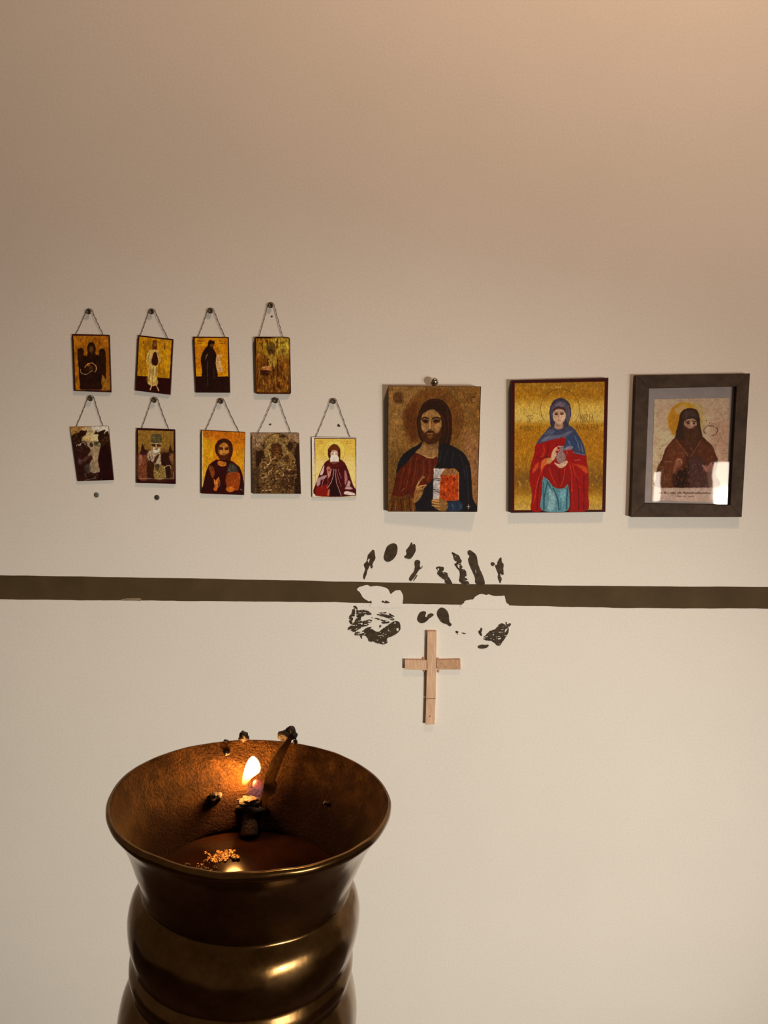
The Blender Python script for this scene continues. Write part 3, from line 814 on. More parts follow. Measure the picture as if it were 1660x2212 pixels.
# ---------------------------------------------------------------- paintings, small icons, lower row
def paint_cloudy(p):
    p.fill((46, 20, 12))
    p.poly([(120, 500), (660, 480), (650, 640), (560, 760), (300, 760), (160, 640)], (176, 142, 96), 1, 40)
    p.poly([(120, 500), (330, 495), (260, 560), (190, 640), (150, 640)], (146, 98, 46), .9, 30)
    p.poly([(420, 488), (650, 480), (650, 580), (540, 600), (460, 560)], (208, 184, 156), 1, 30)
    p.ell(430, 640, 92, 62, (204, 174, 120), .95, 40); p.ell(360, 660, 60, 40, (190, 150, 92), .9, 30)
    D = (44, 22, 12)
    p.poly([(150, 640), (200, 590), (250, 575), (285, 548), (330, 560), (356, 545), (345, 600), (300, 640), (285, 690), (330, 720), (320, 790), (180, 800)], D, 1, 10, rough=8)
    p.poly([(430, 605), (462, 580), (475, 545), (498, 580), (540, 560), (602, 545), (582, 596), (640, 570), (670, 800), (690, 1000), (540, 900), (520, 720), (500, 655), (500, 605)], D, 1, 10, rough=8)
    p.blotch((96, 66, 28), .6, 34, 34, .08, [(160, 560), (340, 550), (320, 860), (180, 860)]); p.blotch((96, 62, 24), .55, 34, 34, .06, [(500, 600), (660, 580), (690, 860), (520, 840)])
    p.poly([(170, 770), (400, 740), (400, 1200), (230, 1220)], (50, 22, 18), .8, 40); p.poly([(520, 800), (690, 800), (705, 1205), (520, 1205)], (38, 8, 10), .9, 30)
    p.poly([(380, 700), (440, 690), (515, 715), (540, 735), (520, 850), (500, 960), (528, 1080), (500, 1112), (402, 1102), (392, 1000), (430, 925), (418, 880), (368, 886), (402, 820), (392, 780), (362, 755), (360, 720)], (146, 116, 84), 1, 10, rough=4)
    p.poly([(400, 770), (500, 760), (505, 880), (480, 1000), (470, 1090), (430, 1080), (440, 950)], (170, 136, 98), .5, 30)
    p.ell(414, 742, 20, 34, (58, 34, 20), .9, 12, -.5); p.ring(414, 740, 36, 46, 9, (176, 148, 108), .8, 150, 400)
    p.poly([(450, 705), (515, 700), (500, 740), (460, 752)], (70, 60, 36), .9, 14)
    for cx, cy, r in ((300, 735, 30), (236, 752, 18), (262, 748, 12)): p.ring(cx, cy, r, r * .8, 8, (186, 156, 120), .85, 150, 370)
    p.line([(275, 770), (290, 800)], (150, 110, 70), 6, .8); p.line([(225, 800), (330, 850)], (96, 70, 40), 6, .6)
    p.poly([(240, 930), (300, 950), (280, 1000), (250, 990)], (110, 80, 74), .6, 20); p.poly([(300, 920), (400, 880), (380, 920), (320, 970)], (92, 62, 44), .6, 14)
    p.poly([(330, 1020), (400, 1000), (400, 1110), (350, 1110)], (70, 62, 54), .7, 24)
    p.line([(330, 1215), (420, 1195), (470, 1185)], (130, 105, 84), 6, .8); p.blotch((110, 88, 74), .6, 18, 30, .12, [(290, 1120), (560, 1100), (560, 1210), (290, 1215)])
    p.grain(.25, 22); p.grain(.2, 60)

def paint_mitre(p):
    p.fill((44, 10, 12))
    bg = [(1034, 546), (1508, 562), (1508, 1188), (1042, 1186)]
    p.poly(bg, (136, 94, 36), smooth=False)
    p.poly([(1034, 860), (1508, 860), (1508, 1188), (1042, 1186)], (76, 42, 22), .9, 60)
    for x in (1090, 1130, 1420, 1460): p.line([(x, 590), (x, 760)], (110, 72, 26), 12, .4)
    p.poly([(1060, 860), (1075, 800), (1095, 728), (1130, 800), (1162, 812), (1150, 876), (1100, 885)], (54, 24, 22), 1, 10, rough=4)
    p.poly([(1440, 860), (1450, 780), (1468, 730), (1480, 790), (1504, 830), (1504, 880)], (54, 28, 16), 1, 10, rough=4)
    p.poly([(1045, 900), (1100, 880), (1170, 900), (1165, 1186), (1045, 1182)], (120, 62, 36), .9, 16, rough=6); p.poly([(1050, 880), (1090, 900), (1070, 1000), (1048, 1000)], (176, 110, 90), .7, 20)
    p.poly([(1215, 700), (1335, 705), (1340, 790), (1320, 850), (1225, 850), (1208, 780)], (150, 112, 66), 1, 10)
    p.poly([(1200, 625), (1230, 602), (1272, 594), (1338, 608), (1350, 660), (1328, 716), (1216, 708), (1205, 660)], (82, 66, 38), 1, 8)
    for a in ([(1215, 640), (1335, 645)], [(1225, 620), (1260, 690)], [(1300, 610), (1320, 690)], [(1215, 690), (1325, 700)]): p.line(a, (112, 98, 62), 6, .6)
    p.poly([(1222, 730), (1330, 738), (1328, 764), (1225, 760)], (56, 28, 14), .95, 8); p.line([(1275, 740), (1276, 780)], (190, 150, 104), 14, .9); p.ell(1245, 785, 16, 12, (196, 160, 114), .8, 10); p.ell(1305, 787, 14, 12, (186, 146, 100), .8, 10)
    p.line([(1240, 722), (1318, 724)], (206, 180, 140), 6, .8)
    p.poly([(1232, 790), (1262, 802), (1290, 800), (1320, 792), (1318, 830), (1278, 862), (1240, 832)], (214, 196, 164), .95, 10); p.line([(1258, 806), (1294, 806)], (90, 54, 32), 7, .9)
    p.poly([(1165, 850), (1210, 812), (1240, 850), (1285, 870), (1330, 850), (1345, 1000), (1250, 1010), (1190, 960), (1160, 900)], (176, 146, 112), 1, 10, rough=5)
    p.poly([(1285, 880), (1318, 872), (1260, 990), (1240, 960)], (64, 30, 18), .9, 8); p.line([(1180, 860), (1195, 940), (1240, 1000)], (70, 36, 20), 10, .8); p.line([(1215, 850), (1232, 930)], (92, 56, 34), 7, .7)
    p.poly([(1165, 960), (1250, 1000), (1255, 1186), (1160, 1186)], (58, 28, 14), .95, 12)
    p.poly([(1342, 870), (1400, 850), (1450, 860), (1485, 940), (1480, 1020), (1390, 1030), (1345, 1000)], (50, 22, 13), 1, 12, rough=5)
    p.poly([(1450, 880), (1500, 860), (1500, 1000), (1465, 960)], (146, 96, 56), .8, 16)
    p.poly([(1255, 1010), (1345, 1010), (1400, 1040), (1395, 1186), (1255, 1186)], (134, 102, 52), 1, 12, rough=4); p.poly([(1260, 1010), (1320, 1015), (1290, 1100)], (62, 44, 28), .8, 12)
    p.poly([(1398, 1036), (1462, 1024), (1460, 1186), (1405, 1186)], (46, 22, 14), 1, 8); p.line([(1385, 1040), (1420, 1020), (1465, 1022), (1470, 1060)], (186, 154, 110), 8, .9); p.line([(1392, 1050), (1402, 1184)], (176, 142, 86), 9, .8)
    p.line([(1042, 1190), (1505, 1194), (1508, 1100)], (196, 150, 120), 5, .8, smooth=False)
    p.blotch((50, 24, 14), .5, 20, 26, .1, [(1044, 850), (1506, 850), (1506, 1186), (1044, 1186)])
    p.grain(.25, 14); p.grain(.15, 50)

def paint_christ_small(p):
    p.fill((196, 110, 14))
    p.poly([(150, 545), (740, 575), (730, 700), (150, 680)], (172, 88, 16), .8, 90); p.poly([(150, 700), (330, 700), (300, 960), (160, 1300)], (216, 148, 22), .8, 90); p.poly([(590, 850), (740, 850), (740, 1250), (650, 1040)], (214, 142, 20), .7, 60)
    p.line([(160, 548), (735, 578)], (66, 20, 10), 8); p.line([(158, 550), (156, 1390)], (66, 20, 10), 9); p.line([(172, 560), (172, 1390)], (232, 196, 140), 9, .9)
    p.squiggle(205, 260, 640, 26, 5, (140, 66, 12), 6, .5, 3)
    H = (60, 24, 11)
    p.ell(455, 790, 122, 132, H, 1, 8); p.poly([(520, 800), (572, 840), (545, 930), (540, 1010), (460, 1000)], H, 1, 8)
    p.ell(452, 815, 72, 112, (176, 106, 36), 1, 16); p.poly([(385, 690), (450, 668), (520, 690), (530, 740), (455, 712), (390, 745)], H, .9, 14)
    p.poly([(388, 772), (440, 780), (440, 808), (392, 806)], (62, 26, 12), .9, 10); p.poly([(468, 780), (515, 772), (512, 806), (468, 808)], (62, 26, 12), .9, 10)
    p.line([(452, 770), (454, 850)], (216, 150, 70), 10, .8); p.line([(440, 858), (470, 858)], (90, 42, 16), 7, .8)
    p.ell(418, 835, 16, 26, (216, 150, 66), .7, 14); p.ell(490, 835, 14, 26, (200, 130, 54), .6, 14)
    p.poly([(370, 850), (405, 870), (440, 878), (480, 872), (515, 850), (520, 900), (485, 955), (430, 960), (385, 915)], (72, 28, 12), .95, 12); p.line([(425, 884), (475, 884)], (130, 56, 26), 6, .7)
    R = (50, 12, 8)
    p.poly([(375, 935), (320, 958), (280, 985), (240, 1040), (215, 1110), (195, 1200), (176, 1290), (168, 1390), (722, 1408), (720, 1250), (695, 1115), (655, 1030), (600, 990), (555, 960)], R, 1, 8)
    p.poly([(385, 955), (480, 975), (478, 1015), (420, 1028), (375, 1000)], (178, 98, 32), .95, 10); p.line([(380, 1000), (430, 1025), (480, 1010)], (206, 130, 50), 5, .7)
    p.poly([(255, 1045), (295, 1020), (330, 1090), (325, 1160), (300, 1180)], (126, 62, 20), .85, 14); p.line([(262, 1060), (310, 1180)], (176, 100, 34), 6, .5)
    p.poly([(540, 985), (600, 1010), (640, 1070), (620, 1120), (520, 1120), (500, 1080)], (62, 56, 46), .9, 16); p.line([(520, 1060), (545, 1100)], (130, 120, 96), 6, .7); p.line([(560, 1000), (590, 1060)], (110, 100, 80), 5, .6)
    p.poly([(500, 1128), (664, 1120), (652, 1330), (590, 1340), (488, 1290)], (142, 60, 16), 1, 8); p.line([(500, 1130), (490, 1290)], (90, 34, 12), 8, .8); p.blotch((100, 36, 12), .6, 26, 26, .05, [(500, 1128), (664, 1120), (652, 1330), (490, 1290)])
    p.poly([(320, 1200), (345, 1210), (380, 1170), (396, 1190), (380, 1270), (360, 1350), (318, 1340), (330, 1280)], (184, 92, 28), .95, 10); p.line([(385, 1170), (350, 1260)], (226, 150, 70), 6, .8); p.line([(322, 1200), (335, 1270)], (226, 160, 84), 6, .8); p.line([(398, 1210), (400, 1270), (380, 1310)], (150, 130, 96), 6, .7)
    p.ell(540, 1335, 56, 36, (196, 98, 28), .95, 12); p.line([(495, 1300), (480, 1330)], (214, 130, 50), 7, .8); p.line([(670, 1330), (700, 1345)], (150, 140, 130), 8, .7)
    p.grain(.2, 14, 24); p.grain(.12, 70)

def paint_silver_mother(p):
    p.fill((104, 72, 42))
    p.poly([(820, 580), (1460, 580), (1460, 720), (1330, 640), (1170, 590), (1010, 640), (940, 760), (825, 790)], (150, 112, 78), .9, 40)
    D = (44, 22, 11)
    p.poly([(885, 840), (985, 830), (1000, 960), (930, 1010), (900, 1080), (880, 1040)], D, .95, 16); p.poly([(1390, 830), (1470, 760), (1480, 1395), (1400, 1390), (1400, 1100)], D, .95, 20)
    p.poly([(835, 1060), (930, 1060), (960, 1390), (835, 1392)], (66, 44, 26), .9, 30); p.line([(872, 640), (872, 1380)], (84, 58, 34), 12, .6)
    p.ell(1168, 800, 188, 208, (124, 90, 46), 1, 14); p.ring(1168, 800, 188, 208, 10, (58, 34, 16), .8, 170, 360); p.blotch((176, 134, 78), .7, 24, 30, .04, [(1000, 640), (1150, 600), (1330, 640), (1340, 900), (1000, 900)])
    p.poly([(1080, 760), (1110, 730), (1210, 740), (1230, 800), (1225, 900), (1180, 960), (1120, 950), (1090, 900)], (78, 42, 18), 1, 14); p.ell(1160, 850, 44, 80, (104, 60, 26), .8, 30); p.line([(1115, 815), (1145, 820)], (40, 18, 8), 10, .8); p.line([(1175, 820), (1205, 815)], (40, 18, 8), 10, .8); p.line([(1160, 820), (1158, 880)], (140, 86, 42), 8, .7)
    p.ell(1335, 760, 40, 56, (46, 24, 12), .9, 20); p.ell(1232, 630, 44, 18, (50, 28, 14), .8, 14)
    p.ell(1310, 955, 96, 100, (112, 78, 38), 1, 14); p.ring(1310, 955, 90, 96, 9, (176, 130, 74), .6, 190, 420); p.ell(1290, 935, 42, 52, (78, 44, 18), 1, 12); p.line([(1270, 925), (1312, 925)], (40, 20, 9), 8, .8)
    p.poly([(930, 1000), (1040, 900), (1120, 960), (1180, 1020), (1300, 1050), (1400, 1000), (1410, 1180), (1300, 1390), (950, 1390), (930, 1180)], (92, 60, 28), .85, 30)
    p.line([(1055, 850), (1080, 960), (1030, 1010)], (206, 156, 104), 12, .8); p.line([(930, 1000), (1000, 970), (1030, 1030)], (186, 140, 88), 10, .7)
    for a in ([(1050, 1110), (1090, 1080)], [(980, 1120), (1030, 1170)], [(1240, 1150), (1310, 1160)], [(1370, 1130), (1420, 1140)], [(1180, 1030), (1260, 1000)], [(960, 1180), (1030, 1165)], [(1290, 1060), (1350, 1070)], [(1100, 1200), (1190, 1190)]):
        p.line(a, (200, 150, 92), 10, .75)  # bright strokes: glints of the metal painted into the colour
    p.poly([(1270, 1080), (1400, 1090), (1380, 1140), (1260, 1130)], (46, 24, 12), .8, 18); p.poly([(1230, 1170), (1460, 1170), (1460, 1320), (1240, 1330)], (52, 28, 14), .7, 40)
    p.line([(965, 1352), (1090, 1340)], (214, 160, 110), 14, .85); p.line([(1230, 1338), (1400, 1350)], (130, 90, 54), 6, .6)
    p.blotch((180, 134, 80), .7, 18, 18, .1, [(930, 880), (1420, 880), (1420, 1340), (930, 1340)]); p.blotch((40, 20, 10), .7, 22, 22, .06, [(840, 700), (1470, 700), (1470, 1390), (840, 1390)])
    p.grain(.35, 14); p.grain(.2, 44)

def paint_white_beard(p):
    p.fill((212, 186, 168))
    p.poly([(334, 902), (1098, 908), (1098, 1968), (352, 1968)], (56, 18, 12), 1, 4, False)
    bg = [(346, 916), (1084, 920), (1086, 1956), (364, 1956)]
    p.poly(bg, (212, 166, 66), 1, 4, False); p.poly([(340, 1300), (1095, 1300), (1095, 1960), (350, 1960)], (224, 182, 112), .8, 200)
    p.line([(364, 1300), (368, 1955)], (226, 190, 160), 10, .8)
    p.ell(702, 1140, 203, 203, (220, 178, 80), .8, 6); p.ring(702, 1140, 203, 203, 7, (168, 120, 30), .9)
    for y, x0, x1 in ((968, 375, 520), (1005, 385, 510), (968, 880, 1055), (1005, 900, 1050)): p.squiggle(x0, x1, y, 26, 10, (150, 92, 24), 5, .8, y + x0)
    p.line([(400, 1302), (540, 1300)], (168, 122, 40), 5, .7); p.line([(880, 1306), (1070, 1306)], (168, 122, 40), 5, .7)
    K = (72, 22, 14)
    p.poly([(584, 1200), (588, 1110), (640, 1038), (700, 1012), (765, 1036), (808, 1105), (816, 1200), (812, 1290), (845, 1320), (590, 1330), (604, 1290)], K, 1, 6)
    p.poly([(600, 1120), (640, 1045), (700, 1018), (760, 1042), (800, 1115), (720, 1125), (650, 1120)], (98, 44, 12), .9, 20)
    p.ell(702, 1195, 70, 78, (206, 160, 130), 1, 10); p.line([(665, 1142), (745, 1142)], (70, 28, 18), 8, .8); p.line([(650, 1120), (760, 1122)], (110, 56, 26), 12, .8)
    p.line([(655, 1190), (690, 1205)], (90, 40, 26), 10, .8); p.line([(725, 1205), (765, 1185)], (90, 40, 26), 10, .8); p.line([(706, 1150), (708, 1225)], (236, 200, 170), 14, .8); p.line([(650, 1225), (690, 1232)], (130, 76, 56), 8, .6); p.line([(725, 1232), (770, 1222)], (130, 76, 56), 8, .6)
    p.poly([(626, 1235), (690, 1242), (720, 1240), (785, 1232), (790, 1300), (760, 1360), (705, 1376), (650, 1350), (622, 1300)], (226, 206, 188), 0., 10); p.ell(705, 1292, 84, 86, (226, 206, 188), 1, 14)
    p.line([(665, 1290), (680, 1262), (712, 1268), (745, 1258)], (170, 130, 110), 6, .7); p.line([(690, 1290), (712, 1316)], (120, 80, 66), 9, .7)
    for x in (650, 672, 735, 760): p.line([(x, 1290), (x + (705 - x) * .2, 1350)], (196, 168, 150), 5, .6)
    B = (68, 11, 12)
    p.poly([(600, 1312), (640, 1360), (705, 1380), (770, 1352), (830, 1308), (905, 1375), (960, 1500), (1040, 1750), (1090, 1956), (366, 1956), (378, 1700), (430, 1560), (490, 1420), (540, 1340)], B, 1, 6)
    p.poly([(560, 1345), (840, 1340), (870, 1400), (720, 1450), (600, 1420)], (84, 20, 14), .8, 20)
    p.poly([(505, 1415), (520, 1420), (500, 1540), (470, 1585), (440, 1560)], (206, 166, 146), .95, 8)
    p.poly([(385, 1660), (440, 1620), (570, 1580), (520, 1650), (455, 1680), (440, 1750), (385, 1790)], (176, 136, 130), .9, 14)
    p.poly([(378, 1800), (470, 1790), (560, 1760), (600, 1956), (370, 1956)], (128, 22, 14), .9, 30)
    p.line([(510, 1620), (470, 1800)], (196, 120, 112), 10, .8); p.line([(560, 1600), (590, 1700), (560, 1800)], (180, 70, 46), 14, .7)
    p.poly([(692, 1470), (672, 1620), (630, 1780), (590, 1840), (640, 1956), (830, 1956), (770, 1790), (730, 1620), (714, 1480)], (40, 6, 8), 1, 8)
    p.line([(692, 1470), (672, 1640), (600, 1790), (570, 1820)], (212, 160, 144), 9, .9); p.line([(716, 1475), (740, 1700), (790, 1850), (828, 1956)], (206, 150, 136), 9, .9); p.line([(740, 1480), (770, 1620), (830, 1790)], (190, 130, 120), 7, .8); p.line([(770, 1470), (800, 1560), (830, 1640)], (180, 116, 110), 9, .7)
    p.poly([(560, 1440), (610, 1425), (640, 1470), (660, 1460), (640, 1540), (600, 1640), (575, 1560)], (186, 104, 84), .9, 10); p.line([(590, 1540), (605, 1630)], (230, 190, 170), 8, .8); p.line([(630, 1520), (625, 1600)], (226, 180, 160), 8, .8); p.ell(605, 1490, 22, 14, (90, 30, 24), .8, 10)
    p.poly([(890, 1500), (920, 1520), (945, 1640), (925, 1720), (900, 1760), (890, 1620)], (180, 120, 112), .8, 16)
    p.poly([(960, 1680), (1000, 1720), (990, 1780), (1040, 1840), (900, 1840), (930, 1770)], (196, 156, 142), .85, 16); p.poly([(890, 1890), (960, 1880), (1078, 1920), (1075, 1952), (960, 1950), (885, 1930)], (214, 184, 164), .95, 12)
    p.poly([(920, 1850), (1010, 1850), (1060, 1900), (960, 1880)], (72, 20, 22), .9, 14); p.line([(930, 1800), (1010, 1790)], (84, 30, 30), 9, .7)
    p.poly([(590, 1860), (620, 1840), (606, 1956), (575, 1956)], (206, 110, 70), .8, 14)
    p.grain(.12, 14); p.grain(.08, 60); p.brush = .5

# ---------------------------------------------------------------- paintings, large icons
def paint_christ_large(p):
    p.fill((132, 86, 36))
    p.poly([(240, 200), (700, 200), (500, 700), (240, 1200)], (146, 102, 52), .7, 200); p.poly([(240, 1150), (460, 1150), (330, 1950), (240, 1950)], (104, 68, 28), .8, 160)
    p.poly([(1300, 900), (1520, 1000), (1480, 1950), (1400, 1950)], (150, 96, 56), .8, 120)
    p.grain(.25, 10); p.blotch((170, 122, 64), .4, 12, 12, .1)
    p.ell(878, 665, 400, 405, (108, 60, 20), .7, 60); p.poly([(480, 560), (640, 420), (660, 700), (620, 980), (520, 900), (470, 740)], (88, 42, 12), .75, 80); p.poly([(1120, 420), (1280, 560), (1280, 800), (1180, 960), (1120, 960)], (118, 70, 26), .7, 70)
    p.ring(878, 665, 405, 410, 7, (80, 42, 14), .7, 170, 400)
    p.poly([(330, 320), (440, 300), (455, 420), (440, 450), (340, 440)], (86, 50, 22), .8, 30); p.text('IC', 345, 330, 95, 62, (66, 34, 14), 11, .5)
    p.line([(1305, 335), (1370, 322), (1440, 330)], (84, 46, 16), 9, .7); p.text('XC', 1305, 360, 85, 85, (84, 46, 16), 11, .7)
    H = (46, 22, 8)
    p.poly([(655, 800), (650, 680), (680, 560), (730, 460), (810, 402), (900, 388), (1000, 412), (1080, 490), (1118, 590), (1132, 720), (1126, 880), (1100, 1010), (1060, 1120), (960, 1120), (900, 1000), (800, 1010), (720, 980), (675, 900)], H, 1, 8)
    for a in ([(740, 480), (800, 425), (900, 410), (1000, 440), (1060, 520), (1095, 650)], [(1040, 560), (1080, 700), (1080, 860), (1060, 980)], [(1000, 620), (1030, 760), (1020, 900)], [(700, 560), (672, 700), (680, 830)]):
        p.line(a, (88, 44, 16), 13, .5)
    S = (150, 100, 52)
    p.poly([(700, 700), (720, 610), (770, 555), (850, 525), (920, 545), (970, 610), (988, 700), (982, 780), (955, 850), (900, 920), (830, 930), (760, 880), (715, 800)], S, 1, 12)
    p.poly([(720, 600), (780, 530), (850, 500), (930, 520), (985, 610), (960, 600), (900, 545), (845, 530), (780, 560)], H, .85, 16)
    p.poly([(740, 600), (850, 545), (950, 605), (940, 640), (850, 620), (750, 640)], (178, 126, 70), .6, 30)
    D = (44, 18, 8)
    p.line([(712, 664), (760, 642), (815, 662)], D, 18, .95); p.line([(862, 662), (920, 640), (985, 662)], D, 18, .95)
    p.poly([(715, 680), (765, 668), (810, 685), (795, 715), (750, 716)], D, .9, 14); p.poly([(868, 688), (920, 668), (968, 680), (940, 716), (890, 718)], D, .9, 14)
    p.ell(768, 690, 13, 10, (20, 8, 4)); p.ell(912, 692, 13, 10, (20, 8, 4)); p.line([(735, 722), (790, 726)], (120, 70, 34), 8, .8); p.line([(880, 728), (945, 722)], (120, 70, 34), 8, .8)
    p.line([(830, 660), (826, 770)], (196, 144, 84), 16, .85); p.line([(846, 670), (842, 770)], (96, 50, 22), 8, .7); p.ell(828, 788, 24, 14, (176, 118, 64), .9, 10); p.line([(808, 802), (850, 802)], (60, 26, 12), 8, .8); p.line([(828, 772), (828, 796)], (230, 190, 130), 8, .9)
    p.ell(738, 770, 26, 44, (196, 144, 82), .6, 30); p.ell(935, 765, 32, 46, (190, 136, 78), .6, 30)
    p.poly([(690, 800), (740, 850), (780, 860), (790, 830), (830, 820), (880, 835), (900, 860), (950, 840), (985, 790), (980, 900), (930, 980), (850, 1010), (760, 990), (700, 920)], (70, 34, 12), .92, 22)
    p.line([(780, 848), (825, 826), (885, 850)], (52, 22, 9), 18, .9); p.line([(795, 860), (830, 866), (870, 858)], (170, 96, 62), 11, .9); p.ell(830, 900, 40, 26, (120, 74, 30), .7, 24); p.line([(770, 850), (768, 900)], (60, 26, 10), 12, .7)
    # neck
    p.poly([(735, 975), (800, 1010), (900, 1005), (950, 960), (945, 1080), (900, 1130), (800, 1130), (700, 1090)], (124, 82, 42), 1, 14); p.line([(760, 1030), (850, 1060), (920, 1040)], (150, 104, 58), 10, .5)
    # blue mantle
    BL = (26, 22, 24)
    p.poly([(720, 975), (640, 1030), (540, 1085), (450, 1160), (400, 1240), (370, 1340), (360, 1420), (420, 1370), (500, 1280), (620, 1130), (700, 1060)], BL, 1, 8)
    p.poly([(960, 1010), (1110, 1020), (1200, 1070), (1290, 1130), (1350, 1220), (1385, 1320), (1400, 1500), (1415, 1750), (1430, 1955), (600, 1955), (720, 1700), (800, 1500), (900, 1330), (940, 1180)], BL, 1, 8)
    # red tunic
    p.poly([(640, 1110), (720, 1160), (830, 1200), (920, 1180), (930, 1260), (890, 1340), (870, 1480), (800, 1560), (700, 1640), (640, 1740), (480, 1800), (330, 1760), (290, 1740), (330, 1600), (360, 1440), (430, 1330), (540, 1240)], (90, 29, 8), 1, 10)
    for a in ([(560, 1260), (530, 1440), (500, 1620)], [(640, 1200), (620, 1400), (580, 1600)], [(740, 1230), (740, 1400), (700, 1480)], [(820, 1240), (830, 1400), (790, 1520)], [(470, 1340), (430, 1500), (400, 1640)]):
        p.line(a, (134, 54, 14), 16, .6)
    for a in ([(600, 1230), (575, 1420)], [(690, 1210), (690, 1420)], [(780, 1240), (785, 1400)], [(500, 1330), (460, 1500), (440, 1650)], [(860, 1230), (870, 1340)]):
        p.line(a, (66, 14, 8), 12, .7)
    p.poly([(630, 1115), (700, 1050), (745, 1010), (830, 1090), (930, 1060), (940, 1130), (880, 1205), (800, 1190), (710, 1150)], (150, 104, 58), .9, 12); p.line([(635, 1118), (710, 1150), (790, 1190), (850, 1195), (900, 1180)], (200, 150, 90), 9, .9); p.line([(670, 1080), (760, 1130), (880, 1130)], (180, 130, 76), 7, .7)
    p.line([(435, 1660), (470, 1625)], (190, 130, 80), 7, .8)
    # sleeve
    p.poly([(300, 1740), (420, 1740), (540, 1700), (600, 1790), (610, 1955), (258, 1955)], (96, 52, 18), 1, 12)
    for a in ([(330, 1800), (290, 1950)], [(420, 1770), (440, 1940)], [(540, 1740), (560, 1940)]): p.line(a, (52, 18, 8), 14, .7)
    for a in ([(480, 1790), (486, 1950)], [(580, 1780), (600, 1950)], [(280, 1840), (262, 1950)], [(360, 1790), (350, 1950)]): p.line(a, (170, 110, 46), 8, .7)
    # mantle folds
    for a in ([(1080, 1090), (1040, 1180), (1020, 1290)], [(1160, 1100), (1130, 1230), (1140, 1330)], [(1240, 1150), (1290, 1300), (1310, 1480)], [(980, 1100), (960, 1260)], [(1330, 1300), (1350, 1600), (1370, 1900)]):
        p.line(a, (62, 62, 70), 8, .6)
    p.poly([(1080, 1820), (1230, 1790), (1280, 1880), (1220, 1950), (1060, 1940)], (44, 56, 74), .8, 30); p.line([(1130, 1830), (1150, 1900)], (110, 120, 130), 7, .6); p.line([(1240, 1840), (1260, 1900)], (90, 110, 130), 7, .6)
    p.line([(1358, 1850), (1358, 1910)], (196, 176, 160), 8, .9); p.line([(1338, 1878), (1380, 1878)], (196, 176, 160), 8, .9)
    # book
    p.poly([(880, 1345), (1170, 1345), (1228, 1400), (1222, 1790), (1060, 1800), (870, 1790)], (150, 72, 26), 1, 6, False)
    p.poly([(880, 1345), (1040, 1348), (975, 1430), (958, 1780), (868, 1790)], (186, 166, 150), 1, 6, False)
    p.poly([(1040, 1348), (1170, 1348), (1225, 1400), (1222, 1440), (985, 1440)], (150, 98, 52), 1, 8, False); p.text('XX', 1065, 1360, 60, 50, (90, 36, 14), 9, .6)
    p.poly([(978, 1440), (1222, 1440), (1220, 1785), (1070, 1795), (962, 1740)], (176, 58, 12), 1, 8, False); p.blotch((214, 92, 24), .8, 20, 40, .02, [(978, 1440), (1222, 1440), (1220, 1785), (1070, 1795), (962, 1740)]); p.blotch((110, 24, 8), .8, 24, 50, .08, [(978, 1440), (1222, 1440), (1220, 1785), (1070, 1795), (962, 1740)])
    for y in (1480, 1505, 1640, 1668): p.line([(876, y), (960, y + 6)], (40, 18, 14), 9, .95, 3)
    p.line([(895, 1370), (960, 1390)], (120, 100, 84), 7, .5); p.line([(900, 1420), (950, 1400)], (120, 100, 84), 7, .5); p.line([(890, 1560), (940, 1580)], (140, 118, 100), 7, .5)
    p.line([(1222, 1440), (1220, 1780)], (220, 150, 110), 7, .8)
    # hands
    HD = (150, 98, 48)
    p.poly([(600, 1790), (610, 1690), (640, 1610), (700, 1590), (730, 1640), (715, 1720), (660, 1800), (610, 1830)], HD, .95, 12)
    p.line([(640, 1610), (680, 1530), (735, 1455)], HD, 26, .95); p.line([(645, 1600), (690, 1520), (755, 1465)], (206, 150, 90), 8, .9); p.line([(640, 1620), (700, 1590), (770, 1575)], (190, 134, 76), 18, .95); p.line([(650, 1640), (710, 1625), (765, 1600), (775, 1580)], (206, 150, 94), 8, .8); p.line([(690, 1660), (735, 1660), (745, 1700)], (60, 24, 10), 12, .7); p.line([(640, 1655), (680, 1690)], (60, 26, 10), 8, .6)
    p.poly([(860, 1780), (960, 1770), (1050, 1800), (1075, 1870), (1040, 1940), (950, 1930), (890, 1890), (855, 1830)], HD, .95, 12)
    for y in (1790, 1825, 1862): p.line([(862, y), (950, y + 14)], (190, 134, 78), 20, .9); p.line([(870, y + 18), (945, y + 30)], (66, 28, 12), 7, .9)
    p.line([(1505, 225), (1460, 1950)], (60, 22, 10), 6, .01)
    p.line([(1528, 222), (1478, 1954)], (50, 16, 8), 16); p.line([(250, 212), (1530, 222)], (54, 24, 12), 12)
    p.grain(.22, 16, 30); p.grain(.15, 60)

